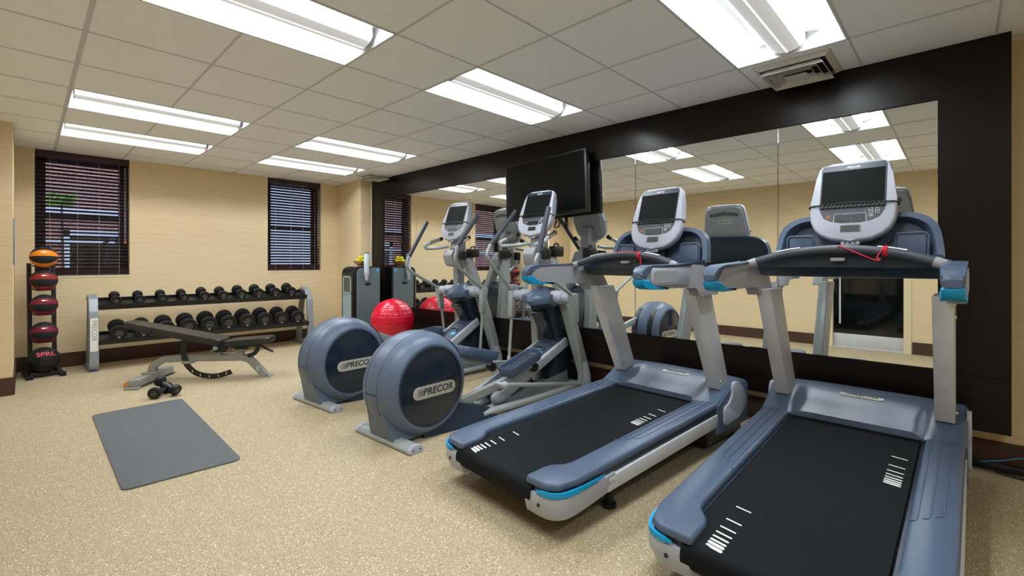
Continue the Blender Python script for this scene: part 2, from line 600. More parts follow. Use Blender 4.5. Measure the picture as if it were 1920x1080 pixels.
BBH = 0.165
def baseboard(name, p, q, nx, ny):
    t = 0.014
    lo = (min(p[0], q[0], p[0] + nx * t, q[0] + nx * t), min(p[1], q[1], p[1] + ny * t, q[1] + ny * t), 0)
    hi = (max(p[0], q[0], p[0] + nx * t, q[0] + nx * t), max(p[1], q[1], p[1] + ny * t, q[1] + ny * t), BBH)
    b = MB(); b.box(lo, hi, bevel=.003, seg=1)
    struct(b.build(name, M_BASE))
baseboard('baseboard_far', (-0.083, YF), (3.62, YF), 0, -1)
baseboard('baseboard_right', (XR, YB), (XR, 6.75), -1, 0)
baseboard('baseboard_column_side', (3.62, 6.75), (3.62, YF), -1, 0)
baseboard('baseboard_column_front', (3.62, 6.75), (XR, 6.75), 0, -1)
baseboard('baseboard_pier_front', (XL, 6.30), (-0.083, 6.30), 0, -1)
baseboard('baseboard_pier_side', (-0.083, 6.30), (-0.083, YF), 1, 0)
baseboard('baseboard_left', (XL, DY1 + .06), (XL, 6.30), 1, 0)
baseboard('baseboard_left_near', (XL, YB), (XL, DY0 - .06), 1, 0)

# dark panelling around the mirrors ---------------------------------
MY0, MY1, MZ0, MZ1 = 0.096, 6.383, 0.577, 2.203
PY0, PY1, PZ0 = -0.204, 6.72, 0.252
m = MB(); m.box((XP, PY0, MZ1), (XR, PY1, H)); struct(m.build('trim_1', M_WOOD))
m = MB(); m.box((XP, MY0, PZ0), (XR, MY1, MZ0)); struct(m.build('trim_2', M_WOOD))
m = MB(); m.box((XP, PY0, PZ0), (XR, MY0, 0.5625)); m.box((XP, PY0, 0.5645), (XR, MY0, MZ1)); struct(m.build('trim_3', M_WOOD))
m = MB(); m.box((XP, MY1, PZ0), (XR, PY1, 0.5625)); m.box((XP, MY1, 0.5645), (XR, PY1, MZ1)); struct(m.build('trim_4', M_WOOD))
m = MB(); m.box((XP + .03, MY0, MZ0), (XR, MY1, MZ1)); struct(m.build('trim_5', M_WOOD))
seams = [MY0, 0.964, 2.118, 3.26, 4.392, 5.534, MY1]
wh = ['nearest, at the right end beside the last treadmill', 'behind the console of the nearer treadmill', 'behind the console of the middle treadmill',
      'behind the television', 'behind the farther cross trainer', 'at the far end beside the grey cabinet']
for k in range(6):
    m = MB(); m.box((0, seams[k] + .0012 - (seams[k] + seams[k + 1]) / 2, -(MZ1 - MZ0) / 2 + .001), (.006, seams[k + 1] - .0012 - (seams[k] + seams[k + 1]) / 2, (MZ1 - MZ0) / 2 - .001), bevel=.0028, seg=1)
    o = m.build('wall_mirror', M_MIRROR)
    o.location = (XP + .009, (seams[k] + seams[k + 1]) / 2, (MZ0 + MZ1) / 2)
    o.rotation_euler = (0, 0.004, 0)
    tag(o, 'frameless wall mirror pane ' + wh[k], 'mirror', 'mirror panes in the dark panelling')

# windows and blinds ------------------------------------------------
def window(n, x0, x1, z0):
    fr = MB(); y0, y1 = YF + .14, YF + .20
    fr.box((x0, y0, z0), (x0 + .09, y1, H)); fr.box((x1 - .09, y0, z0), (x1, y1, H))
    fr.box((x0, y0, H - .1), (x1, y1, H)); fr.box((x0, y0, z0), (x1, y1, z0 + .08))
    fr.box((x0 + .09, y0 + .005, 1.735), (x1 - .09, y1 - .005, 1.795))
    f = struct(fr.build('window_%d' % n, M_SASH))
    g = MB(); g.box((x0 + .09, y0 + .028, z0 + .08), (x1 - .09, y0 + .032, 1.735)); g.box((x0 + .09, y0 + .028, 1.795), (x1 - .09, y0 + .032, H - .1))
    g.build('window_pane', M_GLASS, f)
    s = MB(); s.box((x0, YF - .004, z0 - .02), (x1, YF + .14, z0 + .004), bevel=.003); s.build('window_sill', M_JAMB, f)
window(1, *W1)
window(2, *W2)

def blind(x0, x1, z0, label, tilt):
    t = thing('window_blind', label, 'blind', ((x0 + x1) / 2, YF + .05, z0), group='wooden blinds on the far wall')
    w = (x1 - x0) / 2 - .006
    top = H - z0
    m = MB(); m.box((-w, -.035, top - .075), (w, .035, top - .001), bevel=.004); m.build('valance', M_PLUM, t)
    m = MB()
    z = .03; n = 0
    while z < top - .08:
        a = tilt if z > .09 else math.radians(62)
        c, s = math.cos(a) * .0255, math.sin(a) * .0255
        m.hexa([(-w, -c, z + s - .0013), (w, -c, z + s - .0013), (w, c, z - s - .0013), (-w, c, z - s - .0013)],
               [(-w, -c, z + s + .0013), (w, -c, z + s + .0013), (w, c, z - s + .0013), (-w, c, z - s + .0013)])
        z += .0425 if z > .09 else .02
    m.build('slats', M_PLUM, t)
    m = MB(); m.box((-w, -.026, .006), (w, .026, .022), bevel=.003); m.build('bottom_rail', M_PLUM, t)
    for fx in (-.72, -.15, .32, .78):
        m = MB(); m.tube([(w * fx, -.028, top - .07), (w * fx, -.028, .06), (w * fx - .008, -.03, .018)], .0013, 6); m.build('ladder_cord', M_CORD, t)
    m = MB(); m.tube([(w * .9, -.032, top - .1), (w * .9, -.032, .42)], .0015, 6); m.tube([(w * .93, -.032, top - .1), (w * .93, -.032, .42)], .0015, 6)
    pc = m.build('pull_cord', M_CORD, t)
    m = MB()
    for q in (.9, .93):
        m.lathe([(.001, .0), (.006, .004), (.005, .02), (.002, .03)], 10, Matrix.Translation((w * q, -.032, .395)))
    m.build('tassel', M_ORANGE, pc)
blind(*W1, 'plum wooden slatted blind in the left window above the medicine balls', math.radians(19))
blind(*W2, 'plum wooden slatted blind in the right window beside the corner column', math.radians(25))

# outside -----------------------------------------------------------
t = thing('brick_building', 'pale brick building with white trim seen through the left blind', 'building', (1.0, 11.6, -0.5))
m = MB(); m.box((-5, 0, 0), (6, .4, 6)); m.build('brick_wall', M_BRICK, t)
m = MB(); m.box((-5, -.1, 2.55), (6, 0, 2.72), bevel=.01); m.box((-5, -.06, 2.05), (6, 0, 2.12)); m.build('ledge', M_STONE, t)
for x in (-1.95, -.45, 2.0, 3.6):
    m = MB(); m.box((x - .1, -.05, .3), (x, 0, 2.3)); m.box((x + .75, -.05, .3), (x + .85, 0, 2.3)); m.box((x - .1, -.05, 2.2), (x + .85, 0, 2.3)); m.box((x - .1, -.05, .3), (x + .85, 0, .4))
    f = m.build('window_surround', M_STONE, t)
    m = MB(); m.box((x, -.02, .4), (x + .75, .0, 2.2)); m.build('pane', M_DOORG, f)
t = thing('shade_tree', 'small green tree glimpsed through the left blind', 'tree', (0.40, 10.4, -0.5))
m = MB(); m.tube([(0, 0, 0), (.02, 0, 1.2), (0, 0, 2.66)], .03, 8, scale=[1, .8, .4]); m.build('trunk', M_BARK, t)
m = MB()
for k in range(110):
    a, b, r = random.uniform(0, 2 * PI), random.uniform(-.4, 1.2), random.uniform(.03, .17)
    c = Vector((r * math.cos(a), r * math.sin(a), 2.68 + b * .1))
    d = Vector((random.uniform(-1, 1), random.uniform(-1, 1), random.uniform(-1, 1))).normalized()
    e = d.cross(Vector((.3, .8, .4))).normalized()
    m.hexa([c - d * .045, c + e * .02 - Vector((0, 0, .002)), c + d * .045, c - e * .02 - Vector((0, 0, .002))], [c - d * .044 + Vector((0, 0, .002)), c + e * .019, c + d * .044 + Vector((0, 0, .002)), c - e * .019])
m.build('foliage', M_LEAF, t)
t = thing('path_light', 'dark post lamp with curved top outside the left window', 'lamp', (0.93, 9.6, -0.5))
m = MB(); m.box((-.07, -.07, 0), (.07, .07, 1.98), bevel=.01); m.build('post', M_BLACK, t)
m = MB(); m.tube(smooth_path([(.06, 0, 1.97), (.06, 0, 2.05), (0, 0, 2.08), (-.13, 0, 1.98)]), .035, 8, flat=.6); m.build('lamp_head', M_BLACK, t)
m = MB(); m.box((2.6, 10.9, -.5), (6.2, 11.3, 5)); o = m.build('rendered_outhouse', M_STONE)
tag(o, 'pale rendered wall seen as light stripes through the right blind', 'building')
m = MB(); m.box((-8, YF + .5, -.6), (10, 14, -.5)); o = struct(m.build('ground', M_ASPH))

# glass door in the left wall (seen in the mirrors)
t = MB(); t.box((XL - .10, DY0, 0), (XL + .012, DY0 + .03, DZ)); t.box((XL - .10, DY1 - .03, 0), (XL + .012, DY1, DZ)); t.box((XL - .10, DY0, DZ - .03), (XL + .012, DY1, DZ))
t.box((XL - .005, DY0 - .05, 0), (XL + .014, DY0, DZ + .05)); t.box((XL - .005, DY1, 0), (XL + .014, DY1 + .05, DZ + .05)); t.box((XL - .005, DY0 - .05, DZ), (XL + .014, DY1 + .05, DZ + .05))
d = struct(t.build('door_1', M_JAMB))
m = MB(); m.box((XL - .06, DY0 + .032, .20), (XL - .048, DY1 - .032, DZ - .032)); m.build('door_glass', M_DOORG, d)
m = MB(); m.box((XL - .07, DY0 + .032, .015), (XL - .038, DY1 - .032, .20), bevel=.003); m.build('kick_rail', M_STEEL, d)
m = MB(); m.cyl((XL - .005, DY1 - .12, .35), (XL - .005, DY1 - .12, 1.5), .012)
for z in (.45, 1.4):
    m.cyl((XL - .05, DY1 - .12, z), (XL - .005, DY1 - .12, z), .008)
m.build('door_handle', M_STEEL, d)

# ================================================================== CEILING FIXTURES
lname = {(0, -6): 'added unseen fill light in the ceiling behind the camera, near the glass door',  # added out of view to brighten the left wall in the mirrors
         (0, -3): 'recessed ceiling light above the camera seen only in the mirrors', (0, 0): 'large recessed ceiling light at top left, closest to the camera',
         (0, 4): 'recessed ceiling light nearest the left pier, second from the far wall', (0, 6): 'recessed ceiling light directly in front of the left window',
         (3, -3): 'recessed ceiling light above the two treadmills beside the square vent', (3, 0): 'recessed ceiling light above the nearer cross trainer, mid ceiling',
         (3, 4): 'recessed ceiling light above the farther cross trainer', (3, 6): 'recessed ceiling light in front of the right window near the far vent'}
for (i, j) in FIX:
    t = thing('ceiling_light', lname[(i, j)], 'ceiling light', (GX + (i + 1) * G, GY + (j + .5) * G, H), group='recessed fluorescent ceiling lights')
    hx, hy = G - .006, G / 2 - .006
    m = MB()      # white folded tray: cove section swept along the length
    sec = [(-hy, .0), (-hy + .02, .012), (-.22, .07), (-.14, .098), (-.05, .105), (.05, .105), (.14, .098), (.22, .07), (hy - .02, .012), (hy, .0), (hy, .125), (-hy, .125)]
    m.prism(sec, 'yz', -hx, hx)
    m.prism([(-hy, .0), (hy, .0), (hy, .125), (-hy, .125)], 'yz', -hx - .003, -hx); m.prism([(-hy, .0), (hy, .0), (hy, .125), (-hy, .125)], 'yz', hx, hx + .003)
    m.build('reflector_tray', M_FIX, t, angle=20)
    m = MB()
    for s in (-1, 1):
        m.box((-hx - .004, s * hy - .007, -.004), (hx + .004, s * hy + .005, .003)); m.box((s * hx - .006, -hy - .004, -.004), (s * hx + .006, hy + .004, .003))
    m.build('trim_frame', M_FIX, t)
    bl = hx - .03
    sec = [(.098 * math.sin(a), .062 - .058 * math.cos(a)) for a in [math.radians(-46 + 92 * k / 14) for k in range(15)]]
    sec = sec + [(y * .97, z + .0025) for y, z in sec[::-1]]
    m = MB(); m.prism(sec, 'yz', -bl, bl); bsk = m.build('basket', M_BASKET, t, angle=60)
    m = MB(); m.box((-bl, -.003, .0025), (bl, .003, .0045)); m.build('seam', M_TUBE, bsk)
    for s in (-1, 1):
        q = [(s * .098 * math.sin(a), .062 - .058 * math.cos(a)) for a in [math.radians(46 + 30 * k / 6) for k in range(7)]]
        m = MB(); m.prism(q + [(y * .97, z + .002) for y, z in q[::-1]], 'yz', -bl, bl); m.build('side_lens', M_TUBE, bsk)
    for s in (-1, 1):
        m = MB(); m.prism([(.1 * math.sin(a), .062 - .061 * math.cos(a)) for a in [math.radians(-75 + 150 * k / 14) for k in range(15)]] + [(.097, .1), (-.097, .1)], 'yz', s * bl, s * (bl + .004)); m.build('end_bracket', M_FIX, t)
        m = MB(); m.cyl((-bl + .01, s * .055, .066), (bl - .01, s * .055, .066), .016, 12); m.build('lamp_tube', M_TUBE, t)
        ld = bpy.data.lights.new('tube_glow', 'AREA')
        ld.shape = 'RECTANGLE'; ld.size = 2 * bl; ld.size_y = .09; ld.spread = math.radians(165)
        ld.energy = LAMP_W; ld.color = (0.90, 0.96, 1.0)
        lo = bpy.data.objects.new('tube_glow', ld); COL.objects.link(lo); lo.parent = t
        lo.location = (0, s * .145, .088); lo.rotation_euler = (s * .40, 0, 0)

def vent(x, y, sz, label):
    t = thing('ceiling_vent', label, 'vent', (x, y, H), group='square ceiling diffusers')
    h = sz / 2
    m = MB(); m.box((-h * .8, -h * .8, -.006), (h * .8, h * .8, -.001)); m.build('duct_opening', M_VDARK, t)
    def ring(a, za, b, zb, th):
        q = MB()
        A = [(-a, -a, za), (a, -a, za), (a, a, za), (-a, a, za)]; B = [(-b, -b, zb), (b, -b, zb), (b, b, zb), (-b, b, zb)]
        rings = [A, B, [(p[0], p[1], p[2] + th) for p in B], [(p[0], p[1], p[2] + th) for p in A]]
        q.loft(rings, cap=False, closed=True)
        return q
    ring(h, -.001, h * .84, -.026, .004).build('outer_frame', M_VENT, t, angle=10)
    for k, f in enumerate((.80, .63, .46)):
        ring(h * f, -.056, h * (f - .11), -.020, .003).build('louver', M_VENT, t, angle=10)
    m = MB(); m.hexa([(-h * .29, -h * .29, -.056), (h * .29, -h * .29, -.056), (h * .29, h * .29, -.056), (-h * .29, h * .29, -.056)], [(-h * .12, -h * .12, -.03), (h * .12, -h * .12, -.03), (h * .12, h * .12, -.03), (-h * .12, h * .12, -.03)]); m.build('center_plate', M_VENT, t)
vent(3.565, 0.785, .44, 'square louvred ceiling vent at top right above the treadmills')
vent(3.585, 6.28, .40, 'square louvred ceiling vent in the far corner above the grey cabinet')

# ================================================================== CONSOLE shared by the machines
def console(parent, O, tau, up_label=None):
    """O: middle of the screen's lower edge. The panel leans back by tau."""
    T = Vector((math.sin(tau), 0, math.cos(tau))); N = Vector((-math.cos(tau), 0, math.sin(tau)))
    F = frame(O, (0, -1, 0), T)                # local x = user's right, y = up the panel, z = towards the user
    def P(mb, pts, a, b, bevel=0.0, seg=2):
        mb.prism(pts, 'xy', a, b, bevel, seg, mtx=F)
        return mb
    half = [(0, .252), (.10, .251), (.145, .245), (.163, .225), (.172, .17), (.182, .09), (.192, .02), (.196, -.04), (.19, -.09), (.172, -.135), (.14, -.17), (.095, -.195), (.045, -.207), (0, -.209)]
    outl = half + [(-x, y) for x, y in half[-2:0:-1]]
    m = MB()
    P(m, outl, -.055, 0, .014, 3)
    c = m.build('console', M_LGREY, parent)
    # rear shell
    m = MB(); P(m, [(x * .94, y * .94 + .005) for x, y in outl], -.085, -.05, .02, 3); P(m, rrect(-.07, -.2, .07, -.06, .02), -.125, -.08, .015, 3)
    m.build('rear_shell', M_MGREY, c)
    m = MB()
    for k in range(19):
        x = -.117 + k * .013
        P(m, rrect(x - .0035, .165 - abs(k - 9) * .0012, x + .0035, .205 - abs(k - 9) * .0022, .002, 1), -.0862, -.0845)
    for k in range(13):
        P(m, rrect(-.075 + k * .0125 - .003, -.052, -.075 + k * .0125 + .003, -.036, .001, 1), -.0862, -.0845)
    m.build('rear_vents', M_BLACK, c)
    m = MB(); P(m, rrect(-.06, .09, .06, .13, .006), -.087, -.0845); m.build('rear_badge', M_BADGE, c)
    m = MB(); m.text('PRECOR', .024, frame(Vector(O) + T * .11 - N * .0872, (0, 1, 0), T), depth=.0006); m.build('rear_lettering', M_SLATE, c)
    # front
    bez = [(-.148, 0), (.148, 0), (.148, .22), (.138, .238), (-.138, .238), (-.148, .22)]
    m = MB(); P(m, bez, -.002, .0025, .001, 1); m.build('bezel', M_NAVY, c)
    m = MB(); P(m, rrect(-.141, .004, .141, .203, .004), .002, .0036); m.build('screen', M_SCREEN, c)
    m = MB(); m.text('PRECOR', .016, frame(Vector(O) + T * .2185 + N * .003, (0, -1, 0), T), depth=.0006, shear=.2, bold=.0003); m.build('lettering', M_WHITE, c)
    pan = [(.146, -.006), (.142, -.04), (.125, -.075), (.09, -.095), (.04, -.106), (-.04, -.106), (-.09, -.095), (-.125, -.075), (-.142, -.04), (-.146, -.006)]
    m = MB(); P(m, pan, -.002, .002, .001, 1); m.build('control_panel', M_GRIP, c)
    m = MB(); P(m, rrect(-.072, -.098, -.004, -.062, .004), .0018, .0035); P(m, rrect(.004, -.098, .072 - .012, -.062, .004), .0018, .0035); m.build('readout_window', M_BLACK, c)
    m = MB()
    m.tube([F @ Vector((x, y, .003)) for x, y in fillet([(-.078, -.104), (-.076, -.054), (.066, -.054), (.068, -.104)], [0, .008, .008, 0])], .001, 6)
    m.build('readout_outline', M_WHITE, c)
    m = MB(); m.tube([F @ Vector((x, y, .003)) for x, y in rrect(-.113, -.078, -.093, -.06, .004)], .0013, 6, closed=True); P(m, rrect(-.106, -.073, -.1035, -.065, .0005, 1), .002, .0034); P(m, rrect(-.1025, -.073, -.1, -.065, .0005, 1), .002, .0034); m.build('pause_button', M_ORANGE, c)
    for (x0, y0, x1, y1) in ((.079, -.058, .094, -.028), (.106, -.058, .121, -.028), (.079, -.076, .096, -.064)):
        m = MB(); m.tube([F @ Vector((x, y, .003)) for x, y in rrect(x0, y0, x1, y1, .004)], .0009, 6, closed=True)
        P(m, rrect((x0 + x1) / 2 - .003, (y0 + y1) / 2 - .002, (x0 + x1) / 2 + .003, (y0 + y1) / 2 + .002, .0005, 1), .002, .0032)
        m.build('key', M_WHITE, c)
    m = MB(); P(m, rrect(-.045, -.158, .04, -.12, .004), -.002, .002); m.build('slot', M_BLACK, c)
    m = MB(); P(m, pill((.045, -.139), .03, .036), -.002, .0012); m.build('slot_lip', M_MGREY, c)
    m = MB(); P(m, pill((0, -.216), .085, .022), -.035, -.012, .003); m.build('port_bar', M_LGREY, c)
    m = MB()
    for x in (-.022, 0, .022):
        P(m, rrect(x - .007, -.221, x + .007, -.211, .003), -.012, -.0105)
    m.build('port_key', M_BLACK, c)
    # reading ledge with ribs and the elastic that wraps around the console
    m = MB(); P(m, [(-.148, -.020), (.148, -.020), (.148, .004), (-.148, .004)], 0, .008, .002, 1)
    for k in range(15):
        x = -.135 + k * .019
        P(m, [(x, -.019), (x + .005, -.019), (x + .012, .003), (x + .007, .003)], .006, .014)
    m.build('reading_ledge', M_BLACK, c)
    m = MB(); m.tube([F @ Vector(p) for p in ((-.17, -.004, -.05), (-.199, -.004, -.04), (-.201, -.003, -.01), (-.18, 0, .006), (0, .004, .018), (.18, 0, .006), (.2, -.003, -.01), (.198, -.004, -.04), (.17, -.004, -.05))], .004, 8)
    m.build('elastic_strap', M_BLACK, c)
    return c

# ================================================================== TREADMILLS
def dz(x):
    return .236 + .056 * x

def taper(m, s):
    """Round the free end of a side arm in plan."""
    c = s * .42
    for v in m.bm.verts:
        if v.co.x < .69:
            q = min(1.0, max(0.0, (.69 - v.co.x) / .105))
            v.co.y = c + (v.co.y - c) * math.sqrt(max(.05, 1 - q * q * .55))
    return m

def treadmill(loc, rz, pitch, label):
    t = thing('treadmill', label, 'treadmill', (loc[0], loc[1], loc[2]), (0, -pitch, rz), 'treadmills in front of the mirrors')
    gz = lambda x: -loc[2] - x * pitch          # local height of the floor at x
    # frame under the deck
    m = MB()
    for s in (-1, 1):
        m.bar((.10, s * .30, dz(.1) - .10), (1.5, s * .30, dz(1.5) - .12), .06, .07)
    for x in (.38, 1.0, 1.45):
        m.bar((x, -.30, dz(x) - .11), (x, .30, dz(x) - .11), .06, .06)
    m.build('base_frame', M_BLACK, t)
    m = MB(); m.box((1.45, -.40, gz(1.7) + .03), (1.98, .40, .24), bevel=.02); m.build('belly_pan', M_BLACK, t)
    for x, s in ((.45, -1), (.45, 1), (1.85, -1), (1.85, 1)):
        m = MB(); z0 = gz(x) + .001
        m.cyl((x, s * .365, z0), (x, s * .365, z0 + .022), .036, 20, .004); m.cyl((x, s * .365, z0 + .02), (x, s * .365, dz(x) - .09), .022, 12)
        if x < 1:
            m.box((x - .05, s * .365 - .03, dz(x) - .14), (x + .05, s * .365 + .03, dz(x) - .07), bevel=.01)
        m.build('leveling_foot', M_RUBBER, t)
    # belt
    r = .06
    top = [(x, dz(x) - .006) for x in (1.6, 1.2, .8, .4, .05)]
    cx, cz = .03, dz(.03) - .006 - r
    arc = [(cx - r * math.sin(a), cz + r * math.cos(a)) for a in [math.radians(18 * k) for k in range(1, 10)]]
    bot = [(.05, cz - r), (1.6, dz(1.6) - .006 - 2 * r)]
    m = MB(); m.prism(top + arc + bot, 'xz', -.282, .282)
    belt = m.build('running_belt', M_BELT, t)
    for (xs, yc) in ((.012, .176), (.885, -.226)):
        for k, (dx, w) in enumerate(((0, .011), (.018, .011), (.038, .010), (.062, .009), (.092, .008), (.132, .0075), (.192, .007), (.298, .0065))):
            x = xs + dx
            pts = pill((0, 0), .062, w, 4)
            mm = frame((x, yc, dz(x) - .0052) if x > .03 else (x, yc, cz + math.sqrt(max(.0001, r * r - (x - cx) ** 2)) + .0006), (.18, 1, .01), (-1, .18, -.056 if x > .03 else -.5))
            q = MB(); q.prism(pts, 'xy', -.0006, .0006, mtx=mm); q.build('belt_tick', M_WHITE, belt)
    m = MB(); m.hexa([(.12, -.30, dz(.12) - .07), (1.6, -.30, dz(1.6) - .07), (1.6, .30, dz(1.6) - .07), (.12, .30, dz(.12) - .07)],
                     [(.12, -.30, dz(.12) - .022), (1.6, -.30, dz(1.6) - .022), (1.6, .30, dz(1.6) - .022), (.12, .30, dz(.12) - .022)]); m.build('running_deck', M_BLACK, t)
    # foot rails
    for s in (-1, 1):
        out = [(-.02, .24), (-.015, .37), (.02, .415), (.12, .438), (.5, .442), (1.56, .446), (1.56, .302), (.24, .302), (.19, .292), (.14, .25), (.10, .24)]
        out = fillet(out, [.02, .04, .04, .03, 0, 0, 0, .03, .02, .03, .02])
        rings = []
        b = bmesh.new()
        def Z(x, k):
            return dz(x) + (.014 if k else -.040)
        # side offset grows a rounded upper rim
        levels = [(.006, -.016), (.0, -.010), (.003, .004), (.012, .012), (.03, .0155)]
        cxr = sum(p[0] for p in out) / len(out)
        m = MB()
        def inset(pts, d):
            n = len(pts); res = []
            for i in range(n):
                a, p, c = Vector(pts[i - 1]), Vector(pts[i]), Vector(pts[(i + 1) % n])
                e = (c - a)
                if e.length < 1e-7:
                    res.append(p); continue
                e.normalize()
                nrm = Vector((-e.y, e.x))
                res.append(p - nrm * d)
            return res
        rings = []
        for d, hz in levels:
            rings.append([(p[0], s * p[1], dz(p[0]) + hz) for p in inset(out, d * .5)])
        m.loft(rings)
        for y in (.325, .36, .395):       # raised tread ribs on the front two thirds
            x0 = .62 + (y - .325) * 1.2
            m.sweep([(x0, s * y, dz(x0) + .0155), (1.5, s * y, dz(1.5) + .0155)], [(-.004, -.002), (.004, -.002), (.0025, .0028), (-.0025, .0028)])
            m.sweep(smooth_path([(x0, s * y, dz(x0) + .0152), (x0 - .03, s * (y - .004), dz(x0) + .0142), (x0 - .045, s * (y - .02), dz(x0) + .0138)], 4), [(-.003, -.002), (.003, -.002), (.002, .0022), (-.002, .0022)])
        m.build('foot_rail', M_SLATE, t, angle=50)
        # accent stripe wrapping the rear corner
        m = MB()
        stripe = [(-.023, s * .315, 0), (-.018, s * .372, 0), (.016, s * .421, 0), (.10, s * .445, 0), (.30, s * .4475, 0)]
        path = [Vector((p.x, p.y, dz(p.x) - .029)) for p in smooth_path(stripe, 5)]
        m.sweep(path, [(-.006, -.011), (.006, -.011), (.006, .011), (-.006, .011)], scale=[min(1, .35 + i * .2, .35 + (len(path) - 1 - i) * .12) for i in range(len(path))])
        m.build('accent_stripe', M_CYAN, t)
        # pale rear cap below the stripe
        m = MB()
        c1 = smooth_path([(-.022, s * .25, 0), (-.022, s * .36, 0), (.014, s * .423, 0), (.10, s * .447, 0), (.38, s * .449, 0)], 5)
        rings = []
        for p in c1:
            f = min(1, max(0, p.x + .02) / .38)
            zt = dz(p.x) - .043; zb = dz(p.x) - .145 + .02 * f
            inn = Vector((p.x + .03 * (1 - f), p.y - s * (.02 + .02 * f), 0))
            rings.append([(p.x, p.y, zt), (p.x - .004, p.y, (zt + zb) / 2), (p.x + .02 * (1 - f), p.y - s * .012, zb), (inn.x + .02, inn.y, zb + .004), (inn.x + .02, inn.y, zt)])
        m.loft(rings)
        cap = m.build('rear_cap', M_LGREY, t, angle=60)
        m = MB(); m.hexa([(-.008, s * .262, dz(0) - .06), (.16, s * .262, dz(.16) - .06), (.16, s * .43, dz(.16) - .06), (.012, s * .40, dz(0) - .06)],
                         [(-.008, s * .262, dz(0) - .01), (.16, s * .262, dz(.16) - .01), (.16, s * .43, dz(.16) - .01), (.012, s * .40, dz(0) - .01)]); m.build('corner_block', M_NAVY, t)
        m = MB(); m.cyl((-.029, s * .335, dz(0) - .085), (-.015, s * .335, dz(0) - .085), .009, 12); m.build('cap_screw', M_BLACK, cap)
        # aluminium side extrusion with the dark groove above it
        m = MB(); m.hexa([(.33, s * .40, dz(.37) - .14), (1.58, s * .40, dz(1.58) - .15), (1.58, s * .450, dz(1.58) - .135), (.33, s * .447, dz(.37) - .125)],
                         [(.33, s * .40, dz(.37) - .052), (1.58, s * .40, dz(1.58) - .052), (1.58, s * .453, dz(1.58) - .052), (.33, s * .450, dz(.37) - .052)], .006)
        m.build('side_extrusion', M_STEEL, t)
        m = MB(); m.hexa([(.12, s * .27, dz(.1) - .054), (1.58, s * .29, dz(1.58) - .054), (1.58, s * .446, dz(1.58) - .054), (.12, s * .43, dz(.12) - .054)],
                         [(.12, s * .29, dz(.1) - .012), (1.58, s * .29, dz(1.58) - .012), (1.58, s * .439, dz(1.58) - .012), (.12, s * .43, dz(.12) - .012)])
        m.build('rail_groove', M_NAVY, t)
    # motor hood: centre slope and two raised shoulders
    rows = []
    ys = [-.455, -.452, -.44, -.33, -.305, -.29, -.27, -.24, -.12, 0, .12, .24, .27, .29, .305, .33, .44, .452, .455]
    def hood_z(u, y):
        # u runs 0..1 front edge to mirror edge
        prof = [(0, .322), (.18, .345), (.35, .378), (.55, .408), (.75, .424), (.9, .422), (1, .40)]
        for a, b in zip(prof, prof[1:]):
            if u <= b[0]:
                k = (u - a[0]) / (b[0] - a[0]); z = a[1] + (b[1] - a[1]) * k; break
        ay = abs(y)
        sh = min(1, max(0, (ay - .27) / .06))
        sh = sh * sh * (3 - 2 * sh)
        z += sh * .02 * math.sin(min(1, u * 1.4) * PI)
        if ay > .44:
            z -= (ay - .44) * 1.2
        return z + .008
    m = MB(); rings = []
    for k in range(15):
        u = k / 14
        ring = []
        for y in ys:
            ay = abs(y)
            w = min(1, max(0, (ay - .25) / .05)); w = w * w * (3 - 2 * w)
            x_f = 1.53 - .085 * w + (.03 if ay > .34 else 0) * 1.0
            x_b = 1.985 - .05 * (ay / .455) ** 4
            ring.append((x_f + (x_b - x_f) * u, y, hood_z(u, y)))
        ring += [(ring[-1][0], .455, .14), (ring[0][0], -.455, .14)]
        rings.append(ring)
    m.loft(rings)
    hood = m.build('motor_hood', M_SLATE, t, angle=40)
    bm_ = frame((1.775, 0, hood_z(.53, 0) + .0012), (0, -1, 0), (1, 0, .14))
    m = MB(); m.prism(pill((0, 0), .215, .048), 'xy', -.004, .001, .0005, 1, mtx=bm_); bd = m.build('badge', M_WHITE, hood)
    m = MB(); logo(m, bm_ @ Matrix.Translation((0, 0, .0014)), .036, .0006); m.build('badge_lettering', M_INK, bd)
    for s in (-1, 1):
        out = [(1.545, .296), (1.615, .312), (1.66, .355), (1.672, .44), (1.75, .436), (1.83, .39), (1.885, .31), (1.86, .235), (1.76, .195), (1.545, .18)]
        m = MB(); m.prism(fillet(out, .03), 'xz', s * .448, s * .468, .006, 2); m.build('side_cap', M_LGREY, t)
    # uprights
    for s in (-1, 1):
        m = MB()
        m.hexa([(1.585, s * .33, .395), (1.760, s * .33, .395), (1.760, s * .408, .375), (1.585, s * .408, .395)],
               [(1.235, s * .335, 1.06), (1.455, s * .335, 1.06), (1.455, s * .413, 1.06), (1.235, s * .413, 1.06)], .008)
        up = m.build('upright', M_STEEL, t)
        m = MB(); m.hexa([(1.70, s * .338, .395), (1.775, s * .338, .395), (1.775, s * .40, .375), (1.70, s * .40, .395)],
                         [(1.385, s * .343, 1.06), (1.47, s * .343, 1.06), (1.47, s * .405, 1.06), (1.385, s * .405, 1.06)], .006); m.build('upright_spine', M_SILVER, up)
        for (x, z) in ((1.283, 1.022), (1.335, 1.025), (1.36, .955), (1.60, .448)):
            m = MB(); m.cyl((x, s * .408, z), (x, s * .418, z), .010, 10, .003); m.build('bolt', M_CHROME, up)
        # side arm
        arm = [(.60, 1.128), (.60, 1.165), (.635, 1.19), (.70, 1.202), (1.12, 1.216), (1.26, 1.214), (1.36, 1.175), (1.42, 1.11), (1.475, 1.03), (1.225, 1.03), (1.205, 1.058), (1.165, 1.078), (.84, 1.082), (.66, 1.092)]
        arm = fillet(arm, [.02, .02, .02, .03, 0, .04, .03, .03, .006, .006, .02, .03, 0, .03])
